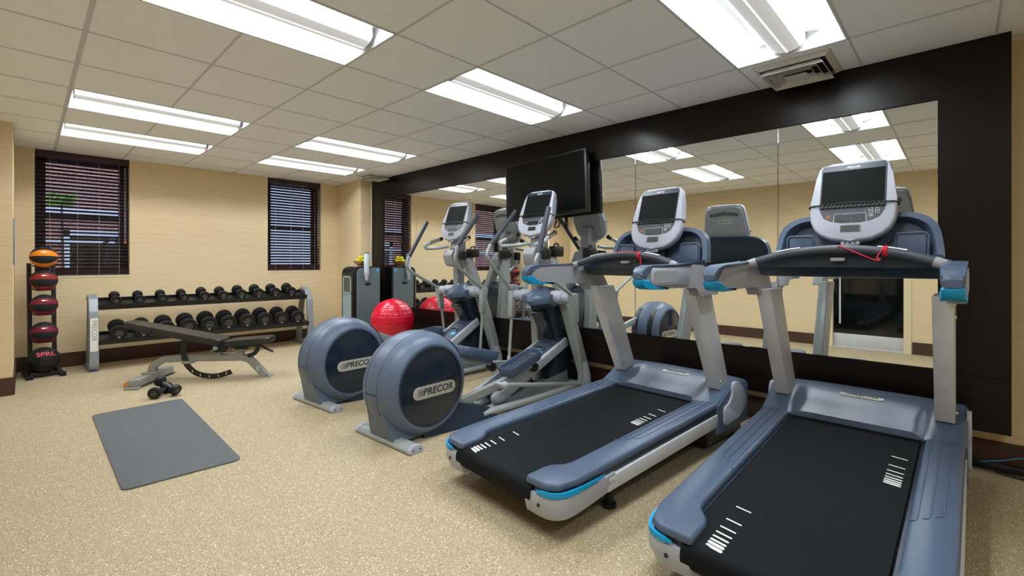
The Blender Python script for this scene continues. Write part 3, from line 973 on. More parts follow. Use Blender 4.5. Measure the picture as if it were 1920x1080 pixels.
        m = MB(); m.prism(arm, 'xz', s * .388, s * .452, .016, 3); a = taper(m, s).build('side_arm', M_MGREY, t)
        g = [(.594, 1.133), (.594, 1.168), (.632, 1.195), (.70, 1.208), (1.12, 1.222), (1.12, 1.212), (.71, 1.196), (.665, 1.18), (.642, 1.155), (.638, 1.133)]
        m = MB(); m.prism(fillet(g, [0, .02, .02, .02, 0, 0, .02, .02, .01, 0]), 'xz', s * .384, s * .457, .012, 2); taper(m, s).build('arm_pad', M_SLATE, a)
        g = [(.594, 1.132), (.66, 1.132), (.675, 1.11), (.72, 1.094), (.86, 1.09), (.86, 1.076), (.68, 1.079), (.615, 1.095)]
        m = MB(); m.prism(fillet(g, [.004, 0, .01, .02, 0, 0, .02, .02]), 'xz', s * .383, s * .458, .012, 2); taper(m, s).build('accent_tip', M_CYAN, a)
        m = MB(); m.prism(rrect(.672, 1.103, 1.09, 1.194, .03), 'xz', s * .450, s * .459, .003, 2); fr = m.build('pocket_frame', M_LGREY, a)
        m = MB(); m.prism(rrect(.69, 1.114, .955, 1.178, .024), 'xz', s * .456, s * .4605, .002, 1); m.build('pocket', M_MGREY, fr)
    # handlebar, sensors, tray
    path = smooth_path([(1.06, .40, 1.205), (1.07, .345, 1.222), (1.09, .24, 1.254), (1.10, .12, 1.272), (1.105, 0, 1.279), (1.10, -.12, 1.272), (1.09, -.24, 1.254), (1.07, -.345, 1.222), (1.06, -.40, 1.205)], 6)
    m = MB(); m.tube(path, .0225, 14); hb = m.build('handlebar', M_GRIP, t)
    for s in (-1, 1):
        sp = smooth_path([(1.085, s * .26, 1.251), (1.092, s * .21, 1.262), (1.097, s * .155, 1.270)], 5)
        m = MB(); an = [math.radians(52 + 76 * k / 8) for k in range(9)]
        m.sweep(sp, [(.0236 * math.cos(a), .0236 * math.sin(a)) for a in an] + [(.021 * math.cos(a), .021 * math.sin(a)) for a in an[::-1]], up=(0, 0, 1)); m.build('sensor_plate', M_STEEL, hb)
        m = MB(); m.tube([(1.064, s * .352, 1.219), (1.06, s * .40, 1.203)], .0235, 12); m.build('bar_socket', M_MGREY, hb)
    rings = []
    for y in (-.365, -.355, -.30, -.15, 0, .15, .30, .355, .365):
        k = 1 - (abs(y) / .365) ** 6 * .55
        zt = 1.245 + .03 * (1 - (y / .365) ** 2)
        rings.append([(1.13, y, 1.25 * .0 + 1.165 + (zt - 1.165) * k), (1.125, y, 1.19), (1.18, y, 1.145), (1.24, y, 1.137), (1.46, y, 1.15), (1.53, y, 1.25), (1.46, y, 1.25)])
    m = MB(); m.loft(rings); tr = m.build('dash_tray', M_NAVY, t, angle=50)
    m = MB(); m.prism(rrect(-.03, 1.222, .03, 1.238, .007), 'yz', 1.098, 1.128, .003); m.build('clip_latch', M_MGREY, tr)
    # cowl behind the console
    half = [(0, 1.475), (.22, 1.472), (.29, 1.455), (.335, 1.42), (.358, 1.37), (.372, 1.28), (.375, 1.235)]
    out = [(-y, z) for y, z in half[::-1]] + half[1:]
    outer = [(p.x, p.y) for p in smooth_path([(y, z, 0) for y, z in out], 4)]
    m = MB()
    def lean(z):
        return 1.50 + (z - 1.24) * .25
    ro = [(lean(z) - .03, y, z) for y, z in outer]
    ri = [(lean(z) - .036, y * .925, 1.235 + (z - 1.235) * .90) for y, z in outer]
    rd = [(lean(z) + .035, y * .84, 1.235 + (z - 1.235) * .80) for y, z in outer]
    rb = [(lean(z) + .05, y * .97, z * .995 + .004) for y, z in outer]
    b = bmesh.new()
    Rs = [[b.verts.new(p) for p in r] for r in (rb, ro, ri, rd)]
    n = len(outer)
    for a in range(3):
        for j in range(n):
            b.faces.new((Rs[a][j], Rs[a][(j + 1) % n], Rs[a + 1][(j + 1) % n], Rs[a + 1][j]))
    b.faces.new(Rs[0][::-1]); b.faces.new(Rs[3])
    m._merge(b)
    cw = m.build('dashboard_cowl', M_SLATE, t, angle=50)
    for s in (-1, 1):
        m = MB()
        m.prism(fillet([(s * .185, 1.245), (s * .30, 1.245), (s * .305, 1.345), (s * .28, 1.362), (s * .205, 1.362), (s * .19, 1.345)], .012), 'yz', 1.495, 1.522, .004)
        hol = m.build('bottle_well', M_DRUM, cw)
        m = MB(); m.tube([(1.494, y, z) for y, z in fillet([(s * .178, 1.245), (s * .188, 1.36), (s * .30, 1.362), (s * .315, 1.345), (s * .312, 1.245)], [0, .012, .015, .01, 0])], .006, 8); m.build('well_rim', M_SLATE, hol)
    m = MB(); m.loft([[(x + .004, y * .99, z) for x, y, z in rb], [(x + .012, y * .9, 1.24 + (z - 1.24) * .93) for x, y, z in rb]]); m.build('cowl_back', M_NAVY, cw)
    m = MB(); m.box((1.48, -.075, 1.26), (1.54, .075, 1.40), bevel=.015); m.build('console_neck', M_BLACK, cw)
    console(t, (1.481, 0, 1.527), math.radians(16.5))
    return t

TA = ((1.6, 1.6643, .009), -.0687, -.0139)
TB = ((1.6596, .4477, -.0089), -.0124, .0138)
treadmill(*TA, 'blue-grey treadmill in the middle of the room, beside the cross trainers')
treadmill(*TB, 'blue-grey treadmill nearest the right edge of the photo, cut by the frame')

def tm_world(T, p):
    (loc, rz, pit) = T
    return Matrix.Translation(loc) @ Matrix.Rotation(rz, 4, 'Z') @ Matrix.Rotation(-pit, 4, 'Y') @ Vector(p)
def lanyard(T, pts, band_y, label):
    o = thing('safety_lanyard', label, 'lanyard', tm_world(T, (1.1, band_y, 1.26)), (0, -T[2], T[1]), 'red safety cords on the treadmills')
    off = Vector((1.1, band_y, 1.26))
    m = MB(); m.tube([p - off for p in smooth_path(pts, 6)], .0028, 8); m.build('cord', M_RED, o)
    m = MB()
    zb = 1.279 - .2 * band_y ** 2 - .006
    for k in range(3):
        m.torus(Vector((1.097, band_y - .006 + k * .006, zb)) - off, .024, .0032, 'y', 24, 6)
    m.build('wrap', M_RED, o)
    m = MB(); m.box(Vector((1.068, band_y + .008, zb - .05)) - off, Vector((1.084, band_y + .035, zb - .026)) - off, bevel=.004); m.build('clip', M_BLACK, o)
lanyard(TB, [(1.085, -.005, 1.292), (1.075, -.02, 1.292), (1.065, -.08, 1.262), (1.062, -.14, 1.231), (1.06, -.168, 1.226), (1.066, -.158, 1.24), (1.075, -.175, 1.275), (1.09, -.183, 1.286)], -.185, 'red cord wrapped around the handlebar of the right-hand treadmill')
lanyard(TA, [(1.075, .06, 1.288), (1.08, .02, 1.297), (1.085, -.03, 1.3), (1.085, -.08, 1.297), (1.085, -.12, 1.286), (1.07, -.14, 1.24), (1.065, -.142, 1.20)], -.118, 'red cord looped on the handlebar of the middle treadmill')

# ================================================================== CROSS TRAINERS
def elliptical(loc, rz, label, ramp_top, arms, pedals):
    t = thing('elliptical_trainer', label, 'cross trainer', loc, (0, 0, rz), 'cross trainers in front of the mirrors')
    # rear foot bar
    prof = fillet([(-.048, .002), (.062, .002), (.062, .022), (.035, .05), (-.022, .05), (-.048, .022)], .012)
    m = MB(); m.prism(prof, 'xz', -.30, .30); fb = m.build('rear_foot', M_SILVER, t)
    for s in (-1, 1):
        m = MB(); m.prism([(p[0] * 1.02, p[1] * 1.02) for p in prof], 'xz', s * .29, s * .325, .008); ec = m.build('foot_cap', M_LGREY, fb)
        m = MB(); m.cyl((-.02, s * .324, .025), (-.02, s * .327, .025), .005, 8); m.cyl((.035, s * .324, .025), (.035, s * .327, .025), .005, 8); m.build('screw', M_BLACK, ec)
    # flywheel drum
    C = Vector((.245, 0, .360))
    toY = Matrix.Translation(C) @ Matrix.Rotation(PI / 2, 4, 'X')
    hp = [(.371, 0), (.3695, .035), (.365, .07), (.3575, .10), (.347, .128), (.333, .152), (.316, .172), (.299, .186), (.287, .192), (.277, .190), (.272, .185)]
    prof = [(0, -.185)] + [(r, -y) for r, y in hp[::-1]] + hp[1:] + [(0, .185)]
    m = MB(); m.lathe(prof, 72, toY)
    m.loft([[(-.035, -.135, .02), (.26, -.135, .02), (.26, .135, .02), (-.035, .135, .02)], [(-.046, -.13, .07), (.26, -.13, .07), (.26, .13, .07), (-.046, .13, .07)],
            [(-.088, -.098, .21), (.26, -.11, .21), (.26, .11, .21), (-.088, .098, .21)], [(-.1245, -.066, .352), (.20, -.07, .352), (.20, .07, .352), (-.1245, .066, .352)]])
    drum = m.build('flywheel_drum', M_DRUM, t, angle=40)
    m = MB()
    m.torus(C + V(0, -.065, 0), .3662, .0012, 'y', 72, 4); m.torus(C + V(0, .065, 0), .3662, .0012, 'y', 72, 4)
    m.box((-.128, -.07, .345), (-.122, .07, .347))
    m.build('drum_seam', M_BLACK, drum)
    m = MB(); m.box((-.063, -.06, .15), (-.056, -.02, .20), bevel=.002, mtx=Matrix.Rotation(-.25, 4, 'Y') @ Matrix.Translation((.05, 0, -.012))); m.build('rating_label', M_BADGE, drum)
    for s in (-1, 1):
        m = MB(); m.cyl(C + V(0, s * .18, 0), C + V(0, s * .190, 0), .268, 64, .004); dc = m.build('side_disc', M_DNAVY, drum)
        m = MB(); m.torus(C + V(0, s * .19, 0), .2715, .005, 'y', 72, 8); m.build('disc_rim', M_NAVY, dc)
        fm = frame(C + V(.022, s * .1925, -.028), (-s, 0, 0), (0, 0, 1))
        m = MB(); m.prism(pill((0, 0), .375, .088, 10), 'xy', -.003, .001, .001, 1, mtx=fm); bd = m.build('badge', M_BADGE, dc)
        m = MB(); logo(m, fm @ Matrix.Translation((.004, 0, .0016)) @ Matrix.Diagonal((1.2, 1.12, 1, 1)), .058, .0006); m.build('badge_lettering', M_INK, bd)
        # slot that lets the crank arm out
        sec = []
        for k in range(15):
            a = math.radians(-42 + 96 * k / 14)
            sec.append([(C.x + rr * math.cos(a), s * yy, C.z + rr * math.sin(a)) for rr, yy in ((.33, .075), (.3715, .075), (.356, .128), (.33, .128))])
        m = MB(); m.loft(sec); m.build('crank_slot', M_BLACK, drum)
    # skirt and base rails
    m = MB()
    m.loft([[(.20, -.16, .004), (.20, .16, .004), (.20, .12, .26), (.20, -.12, .26)], [(.55, -.22, .004), (.55, .22, .004), (.55, .16, .17), (.55, -.16, .17)], [(.86, -.262, .004), (.86, .262, .004), (.81, .20, .085), (.81, -.20, .085)]])
    m.build('base_skirt', M_NAVY, t, angle=20)
    for s in (-1, 1):
        m = MB(); m.tube([(.72, s * .195, .05), (1.45, s * .255, .05), (2.03, s * .30, .05)], .036, 14, flat=.8); m.build('base_rail', M_SILVER, t)
        m = MB(); m.hexa([(.9, s * .05, .012), (2.0, s * .05, .012), (2.0, s * .13, .012), (.9, s * .13, .012)], [(1.0, s * .06, .07), (2.0, s * .06, .16), (2.0, s * .12, .16), (1.0, s * .12, .07)], .008); m.build('ramp_support', M_RACK, t)
    m = MB(); m.bar((2.03, -.34, .03), (2.03, .34, .03), .08, .056, r=.012); m.build('front_foot', M_SILVER, t)
    # inclined ramp
    a0, a1 = Vector((1.02, 0, .15)), Vector((ramp_top[0], 0, ramp_top[1]))
    d = (a1 - a0).normalized(); nrm = Vector((-d.z, 0, d.x))
    L = (a1 - a0).length
    F = frame(a0, d, (0, 1, 0))                 # x along, y left, z up the normal
    m = MB(); m.prism(rrect(-.02, -.104, L, .104, .03), 'xy', -.06, .0, .006, mtx=F); rp = m.build('ramp', M_RAMP, t)
    for s in (-1, 1):
        m = MB(); m.sweep([F @ Vector((-.02, s * .125, -.04)), F @ Vector((.02, s * .125, -.04)), F @ Vector((L, s * .125, -.04))], fillet([(-.02, -.048), (.02, -.048), (.02, .042), (-.02, .042)], .014), up=nrm, scale=[.8, 1, 1]); m.build('ramp_rail', M_LGREY if s < 0 else M_SILVER, rp)
    for s in (-1, 1):
        m = MB(); m.sphere(F @ Vector((-.03, s * .11, -.045)), (.075, .06, .055)); m.build('ramp_end_cap', M_LGREY, rp)
    m = MB(); m.cyl(F @ Vector((L - .335, -.045, -.001)), F @ Vector((L - .335, -.045, .0025)), .034, 24); st = m.build('ramp_sticker', M_CYAN, rp)
    m = MB(); m.torus((0, 0, 0), .018, .0025, 'z', 24, 6); m.bm.transform(F @ Matrix.Translation((L - .335, -.045, .0025))); m.build('sticker_mark', M_WHITE, st)
    m = MB(); m.tube(smooth_path([F @ Vector((L - .29, .06, .0)), F @ Vector((L - .25, .045, .004)), F @ Vector((L - .235, 0, .006)), F @ Vector((L - .25, -.045, .004)), F @ Vector((L - .29, -.06, .0))]), .008, 8); m.build('ramp_ridge', M_NAVY, rp)
    m = MB(); m.text('PRECOR', .028, F @ Matrix.Translation((L - .14, 0, .001)) @ Matrix.Rotation(-PI / 2, 4, 'Z'), depth=.0006); m.build('ramp_lettering', M_BLACK, rp)
    # drive tower
    body = [(1.70, .84), (1.74, .70), (1.81, .58), (1.865, .46), (1.78, .26), (1.64, .10), (1.64, .012), (2.07, .012), (2.085, .20), (2.04, .36), (1.96, .58), (1.90, .80), (1.84, .97), (1.78, .985)]
    m = MB(); m.prism(fillet(body, [.03, .05, .05, .05, .05, .03, .01, .01, .03, .05, .05, .05, .03, .02]), 'xz', -.115, .115, .03, 3)
    tw = m.build('drive_tower', M_NAVY, t, angle=40)
    tongue = [(1.63, .735), (1.66, .765), (1.75, .755), (1.80, .70), (1.90, .56), (1.97, .455), (1.87, .455), (1.79, .56), (1.70, .68)]
    m = MB(); m.prism(fillet(tongue, .03), 'xz', -.065, .065, .02, 3); m.build('tower_tongue', M_DNAVY, tw)
    sad = []
    for y in (-.165, -.155, -.11, -.05, 0, .05, .11, .155, .165):
        k = abs(y) / .165
        e = 1 - .25 * k ** 6
        sad.append([(1.535 + .10 * k, y, .855 + .03 * k), (1.56 + .08 * k, y, .905), (1.80, y, .995 - .05 * k), (1.86, y, .96 - .04 * k), (1.87, y, .84), (1.72, y, .80 + .03 * (1 - e)), (1.56 + .08 * k, y, .815 + .03 * k)])
    m = MB(); m.loft(sad); m.build('tower_saddle', M_SLATE, tw, angle=45)
    # uprights, neck, console
    for s in (-1, 1):
        pf = fillet([(-.045, -.055), (.045, -.055), (.045, .055), (-.045, .055)], .018)
        m = MB(); m.sweep([(2.04, s * .275, .18), (1.90, s * .19, .75), (1.77, s * .07, 1.27)], pf, up=(1, 0, 0)); m.build('upright', M_SILVER, t)
        m = MB(); m.loft([[(2.045 + .066 * c, s * .285 + .07 * q, 0.0) for c, q in [(math.cos(2 * PI * k / 16), math.sin(2 * PI * k / 16)) for k in range(16)]],
                          [(2.045 + .064 * c, s * .283 + .064 * q, .14) for c, q in [(math.cos(2 * PI * k / 16), math.sin(2 * PI * k / 16)) for k in range(16)]],
                          [(2.02 + .06 * c, s * .268 + .056 * q, .26) for c, q in [(math.cos(2 * PI * k / 16), math.sin(2 * PI * k / 16)) for k in range(16)]]])
        m.build('upright_boot', M_LGREY, t, angle=50)
    blk = [(1.52, 1.30), (1.56, 1.19), (1.62, 1.175), (1.86, 1.16), (1.88, 1.26), (1.84, 1.345), (1.56, 1.36)]
    m = MB(); m.prism(fillet(blk, .02), 'xz', -.066, .066, .012, 2); nk = m.build('neck_block', M_MGREY, t)
    for (x, z) in ((1.60, 1.31), (1.82, 1.29), (1.62, 1.22), (1.82, 1.21), (1.70, 1.25)):
        m = MB(); m.cyl((x, -.064, z), (x, -.071, z), .007, 8); m.build('bolt', M_BLACK, nk)
    m = MB(); m.hexa([(1.60, -.05, 1.34), (1.78, -.05, 1.34), (1.78, .05, 1.34), (1.60, .05, 1.34)], [(1.66, -.06, 1.60), (1.76, -.06, 1.60), (1.76, .06, 1.60), (1.66, .06, 1.60)], .015); m.build('console_stem', M_MGREY, t)
    console(t, (1.632, 0, 1.668), math.radians(20))
    m = MB(); m.box((1.75, -.155, 1.275), (1.89, -.07, 1.375), bevel=.012); m.box((1.70, -.13, 1.30), (1.80, -.09, 1.34)); hd = m.build('magazine_holder', M_BLACK, t)
    m = MB(); m.tube(smooth_path([(1.78, -.11, 1.37), (1.80, -.115, 1.40), (1.84, -.12, 1.395), (1.84, -.12, 1.375)]), .008, 8); m.build('holder_clip', M_BLACK, hd)
    m = MB(); m.box((1.60, -.17, 1.25), (1.66, -.10, 1.35), bevel=.01); m.build('bottle_bracket', M_BLACK, hd)
    # fixed grips
    for s in (-1, 1):
        fp = fillet_path([(1.60, s * .06, 1.40), (1.52, s * .10, 1.385), (1.45, s * .262, 1.375), (1.43, s * .27, 1.41), (1.50, s * .25, 1.442), (1.62, s * .225, 1.485)], .04)
        m = MB(); m.tube(fp, .017, 12); fg = m.build('fixed_grip', M_SILVER, t)
        m = MB(); m.tube([(1.50, s * .25, 1.442), (1.625, s * .224, 1.487)], .0215, 14); m.build('sensor_grip', M_CHROME, fg)
        m = MB(); m.tube([(1.615, s * .226, 1.483), (1.65, s * .219, 1.496)], .0225, 14); m.build('grip_end', M_BLACK, fg)
    # moving arms
    for s, A in ((-1, arms[0]), (1, arms[1])):
        m = MB(); m.cyl((1.755, s * .12, .895), (1.745, s * .255, .895), .062, 24, .01); m.cyl((1.745, s * .25, .895), (1.74, s * .335, .892), .05, 24, .008); m.build('pivot_hub', M_LGREY, t)
        (bx, bz) = A['bot']
        top = Vector((1.735, s * .36, .905)); bot = Vector((bx, s * .335, bz))
        mid = top + (bot - top) * (.24 / (top - bot).length)
        m = MB(); m.hexa([mid + V(-.036, -.025, 0), mid + V(.03, -.025, 0), mid + V(.03, .025, 0), mid + V(-.036, .025, 0)], [top + V(-.05, -.033, .035), top + V(.04, -.033, .035), top + V(.04, .033, .035), top + V(-.05, .033, .035)], .012)
        sh = m.build('arm_knuckle', M_SILVER, t)
        m = MB(); m.text('PRECOR', .028, frame(top.lerp(mid, .55) + V(-.044 + .008, 0, 0), (bot - top), (0, -1, 0)), depth=.001); m.build('knuckle_lettering', M_INK, sh)
        m = MB(); m.tube([mid + V(0, 0, .02), bot], .0155, 12); m.build('lower_arm', M_SILVER, t)
        m = MB(); m.tube(fillet_path([(top.x, top.y, top.z + .01)] + [(x, s * y, z) for x, y, z in A['up']], .06), .0165, 12); ua = m.build('upper_arm', M_SILVER, t)
        g = [(x, s * y, z) for x, y, z in A['up'][-2:]]
        g0 = Vector(g[0]).lerp(Vector(g[1]), A.get('g', .2)); g1 = Vector(g[1])
        m = MB(); m.tube([g0, g1, g1 + (g1 - g0).normalized() * .008], .0225, 14, scale=[1, 1, .7]); m.build('hand_grip', M_GRIP, ua)
        # rod back to the pedal and the joint
        j = Vector(A['joint'])
        m = MB(); m.tube([bot, j], .017, 12, scale=[.85, 1.1]); m.build('link_rod', M_SILVER, t)
        m = MB(); m.sphere(j, .031); m.cyl(j, j + V(0, -s * .07, 0), .017, 12); m.build('rod_joint', M_LGREY, t)
        m = MB(); m.cyl(bot + V(0, 0, .05), bot + V(0, 0, -.022), .0185, 12, .004); m.build('arm_end_joint', M_LGREY, t)
    # pedals on their crank arms
    for s, Pd in ((-1, pedals[0]), (1, pedals[1])):
        c = Vector((Pd['x'], s * .17, Pd['z'])); an = Pd['a']
        dd = Vector((math.cos(an), 0, math.sin(an)))
        PF = frame(c, dd, (0, 1, 0))
        hl, hw = .225, .085
        out = fillet([(-hl, -hw), (hl, -hw * .86), (hl, hw * .86), (-hl, hw)], [.05, .06, .06, .05], 5)
        m = MB()
        rings = [[PF @ Vector((x * .93, y * .9, -.05)) for x, y in out], [PF @ Vector((x, y, -.03)) for x, y in out], [PF @ Vector((x, y, .028)) for x, y in out],
                 [PF @ Vector((x * .985, y * .96, .034)) for x, y in out], [PF @ Vector((x * .95, y * .86, .03)) for x, y in out], [PF @ Vector((x * .92, y * .8, -.005)) for x, y in out]]
        m.loft(rings)
        pd = m.build('pedal', M_SLATE, t, angle=40)
        m = MB(); m.prism(rrect(-.17, -.05, .17, .05, .02), 'xy', -.006, -.002, mtx=PF)
        for k in range(11):
            m.box((-.15 + k * .029, -.042, -.003), (-.138 + k * .029, .042, .001), mtx=PF)
        m.build('tread_pad', M_GRIP, pd)
        k0 = Vector((Pd['kx'], s * .12, Pd['kz'])); k1 = c - dd * .25 + V(0, 0, -.075); k2 = c + dd * .17 + V(0, 0, -.07)
        k0.y = s * .10
        m = MB(); m.sweep([k0, k1, k2], fillet([(-.024, -.033), (.024, -.033), (.024, .033), (-.024, .033)], .006), up=(0, 0, 1)); m.build('crank_arm', M_SILVER, t)
        m = MB(); m.cyl(k2 + V(0, -.035, -.045), k2 + V(0, .035, -.045), .04, 20, .006); m.build('roller', M_BLACK, t)
        m = MB(); m.cyl(k1 + V(0, s * .02, -.005), k1 + V(0, s * .06, -.005), .022, 16); m.build('pedal_pivot', M_BLACK, t)
    return t

elliptical((1.7066, 2.8287, 0), .0465, 'blue-grey cross trainer next to the middle treadmill, the nearer of two', ramp_top=(1.95, .485),
    arms=[dict(bot=(1.93, .075), up=[(1.25, .36, 1.155), (1.17, .36, 1.215), (1.225, .36, 1.30), (1.365, .36, 1.688)], g=0.0, joint=(.872, -.30, .262)),
          dict(bot=(1.64, .235), up=[(1.42, .36, 1.20), (1.335, .36, 1.29), (1.395, .36, 1.385), (1.765, .36, 1.738)], g=0.02, joint=(.80, .30, .345))],
    pedals=[dict(x=1.225, z=.372, a=math.radians(14), kx=.50, kz=.14), dict(x=1.045, z=.435, a=math.radians(-14), kx=.52, kz=.52)])
elliptical((1.7295, 3.9852, 0), .0889, 'blue-grey cross trainer next to the red exercise ball, the farther of two', ramp_top=(1.87, .578),
    arms=[dict(bot=(1.70, .22), up=[(1.36, .36, 1.16), (1.285, .36, 1.25), (1.325, .36, 1.385), (1.632, .36, 1.722)], g=0.02, joint=(.80, -.30, .30)),
          dict(bot=(1.84, .12), up=[(1.32, .36, 1.11), (1.24, .36, 1.17), (1.28, .36, 1.28), (1.545, .36, 1.686)], g=0.02, joint=(.95, .30, .31))],
    pedals=[dict(x=1.05, z=.36, a=math.radians(8), kx=.52, kz=.2), dict(x=1.36, z=.44, a=math.radians(4), kx=.58, kz=.54)])

# ================================================================== TELEVISION
t = thing('television', 'black flat television mounted over the mirrors', 'television', (3.70, 3.09, 1.99), (0.0, 0, 0))
t.rotation_euler = (-.035, 0, 0)
m = MB(); m.box((-.022, -.54, -.305), (.03, .54, .305), bevel=.008); b0 = m.build('housing', M_BLACK, t)
m = MB(); m.box((-.0235, -.515, -.275), (-.0215, .515, .285)); m.build('screen', M_TV, b0)
m = MB(); m.box((.03, -.2, -.15), (.11, .2, .15), bevel=.01); m.build('wall_mount', M_BLACK, t)
t = thing('tv_cables', 'tangle of thin black cables hanging below the television', 'cable', (3.72, 2.98, 1.69))
m = MB()
for k in range(3):
    a = k * .012
    m.tube(smooth_path([(0, -.02 + a, .02), (.01, -.035 + a, -.04), (0, -.02 + a, -.09 - a), (.02, -.05 + a, -.11), (.03, -.06 + a, -.05), (.03, -.045 + a, .02)]), .004, 6)
m.build('cable_loops', M_BLACK, t)

# ================================================================== CORNER CABINET, BOWL, CUPS
t = thing('towel_cabinet', 'tall grey and black refreshment cabinet in the far corner', 'cabinet', (3.27, 6.30, 0))
W, D, HT = .44, .36, 1.16
m = MB(); m.prism(fillet([(0, 0), (W, 0), (W, HT), (0, HT)], [.0, 0, .012, .12], 8), 'xz', .02, D, .004); m.build('carcass', M_BLACK, t)
m = MB(); m.prism(fillet([(.055, .02), (W - .02, .02), (W - .02, HT - .02), (.055, HT - .02)], [.01, .01, .01, .10], 8), 'xz', 0, .021, .003); sp = m.build('side_panel', M_CAB, t)
m = MB(); m.prism(pill((.225, .90), .10, .038), 'xz', -.004, .002, .002, 1); m.build('pull_recess', M_BLACK, sp)
m = MB(); m.prism(rrect(.36, 1.07, .41, 1.135, .004), 'xz', -.0015, .001); sk = m.build('sticker', M_STICK, sp)
m = MB(); m.prism(pill((.385, 1.105), .022, .03), 'xz', -.0025, -.001); m.build('sticker_mark', M_WHITE, sk)
m = MB()      # front bay frame on the side that faces the room
for lo, hi in (((-.012, .07, .40), (.004, .09, 1.02)), ((-.012, .29, .40), (.004, .31, 1.02)), ((-.012, .07, .40), (.004, .31, .425)), ((-.012, .07, .995), (.004, .31, 1.02)), ((-.012, .07, .76), (.004, .31, .785))):
    m.box(lo, hi, bevel=.003, seg=1)
bay = m.build('bay_frame', M_TEAL, t)
m = MB(); m.box((-.004, .09, .425), (.003, .29, .76)); m.build('lower_bay', M_TEAL, bay)
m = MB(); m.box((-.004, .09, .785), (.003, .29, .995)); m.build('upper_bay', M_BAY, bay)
m = MB(); m.box((.06, .08, HT - .004), (.15, .30, HT + .004), bevel=.003); m.build('top_tray', M_TEAL, t)
m = MB()
for k in range(5):
    m.box((.24, D, .70 + k * .05), (.42, D + .004, .705 + k * .05))
for z in (1.08, .98):
    m.box((.36, D, z), (.40, D + .006, z + .04))
m.build('rear_outlet', M_LGREY, t)

t = thing('cup_dispenser', 'pale upright cup tube fixed to the grey cabinet side', 'dispenser', (3.448, 6.255, .955))
m = MB(); m.cyl((0, 0, .09), (0, 0, .40), .034, 24, .004); m.build('tube', M_CUP, t)
m = MB(); m.lathe([(.022, 0), (.026, .06), (.036, .095), (.036, .11)], 24); m.build('nozzle', M_LGREY, t)
m = MB(); m.cyl((0, 0, .395), (0, 0, .412), .037, 24, .003); m.build('lid', M_CAB, t)
m = MB(); m.box((-.02, .02, .12), (.02, .045, .36)); m.build('wall_bracket', M_LGREY, t)

t = thing('fruit_bowl', 'shallow wooden bowl of apples on top of the grey cabinet', 'bowl', (3.475, 6.47, 1.165))
m = MB(); m.lathe([(0, 0), (.045, 0), (.05, .012), (.08, .03), (.108, .062), (.112, .078), (.106, .078), (.10, .06), (.07, .035), (0, .022)], 40); m.build('bowl_body', M_BOWL, t)
ap = [(-.062, -.02, .072, 'yellow-green apple at the left rim of the fruit bowl'), (.0, -.062, .072, 'yellow-green apple at the near rim of the fruit bowl behind the cup tube'), (.064, -.01, .072, 'yellow-green apple at the right rim of the fruit bowl'),
      (-.02, .06, .072, 'yellow-green apple at the rear of the fruit bowl'), (-.024, -.012, .122, 'yellow-green apple on top of the pile, left side'), (.034, .01, .128, 'yellow-green apple on top of the pile, right side')]
for x, y, z, lb in ap:
    a = thing('apple', lb, 'apple', (3.475 + x, 6.47 + y, 1.165 + z), group='apples in the bowl')
    m = MB(); m.lathe([(0, -.026), (.014, -.031), (.028, -.022), (.035, 0), (.031, .02), (.018, .03), (.006, .027), (0, .023)], 20); m.build('flesh', M_APPLE, a)
    m = MB(); m.tube([(0, 0, .022), (.004, 0, .04)], .0018, 6); m.build('stem', M_STEM, a)

m = MB(); m.tube(smooth_path([(0, 0, 2.44), (.006, 0, 1.9), (-.004, 0, 1.5), (.0, 0, 1.2), (.01, .0, .9)]), .006, 8)
o = m.build('white_cable', M_WHITE); o.location = (3.77, 6.70, 0)
tag(o, 'thin white cable hanging down the corner beside the dark panelling', 'cable')

# ================================================================== EXERCISE BALL
t = thing('exercise_ball', 'shiny red exercise ball between the grey cabinet and cross trainer', 'ball', (3.43, 5.53, .16))
m = MB()
prof = []
for k in range(121):
    a = -PI / 2 + PI * k / 120
    r = .285 - (.004 if (k % 7 == 0 and 25 < k < 112) else 0)
    prof.append((max(0, r * math.cos(a)), .285 + r * math.sin(a)))
prof[0] = (0, 0); prof[-1] = (0, .57)
m.lathe(prof, 64); m.build('ball_skin', M_BALL, t, angle=60)
m = MB(); m.cyl((0, 0, .565), (0, 0, .572), .012, 12); m.build('plug', M_WHITE, t)
t = thing('ball_stand', 'low black ring stand under the red exercise ball', 'stand', (3.43, 5.53, 0))
m = MB(); m.torus((0, 0, .205), .195, .018, 'z'); m.build('ring', M_BLACK, t)
for k in range(4):
    a = PI / 4 + k * PI / 2
    m = MB(); m.tube([(.195 * math.cos(a), .195 * math.sin(a), .2), (.23 * math.cos(a), .23 * math.sin(a), .004)], .014, 10); m.build('leg', M_BLACK, t)

# ================================================================== MEDICINE BALLS AND STAND
t = thing('ball_rack', 'tall narrow black stand holding five medicine balls', 'rack', (.138, 7.12, 0), (0, 0, .1))
for s in (-1, 1):
    m = MB(); m.bar((s * .095, .10, .05), (s * .095, .20, 1.21), .035, .05, up=(0, 1, 0)); po = m.build('post', M_BLACK, t)
    m = MB()
    for k in range(22):
        z = .12 + k * .05
        m.box((s * .095 - .005, .10 + .1 * (z - .05) / 1.16 - .0275, z), (s * .095 + .005, .10 + .1 * (z - .05) / 1.16 - .0255, z + .012))
    m.build('peg_hole', M_VDARK, po)
    m = MB(); m.bar((s * .125, -.16, .022), (s * .125, .26, .022), .04, .04); ft = m.build('foot', M_BLACK, t)
    m = MB(); m.box((s * .125 - .026, -.175, .0), (s * .125 + .026, -.14, .048), bevel=.005); m.build('foot_cap', M_RUBBER, ft)
m = MB(); m.bar((-.13, -.05, .022), (.13, -.05, .022), .04, .03); m.bar((-.12, .12, .045), (.12, .12, .045), .05, .04); m.build('base_bar', M_BLACK, t)
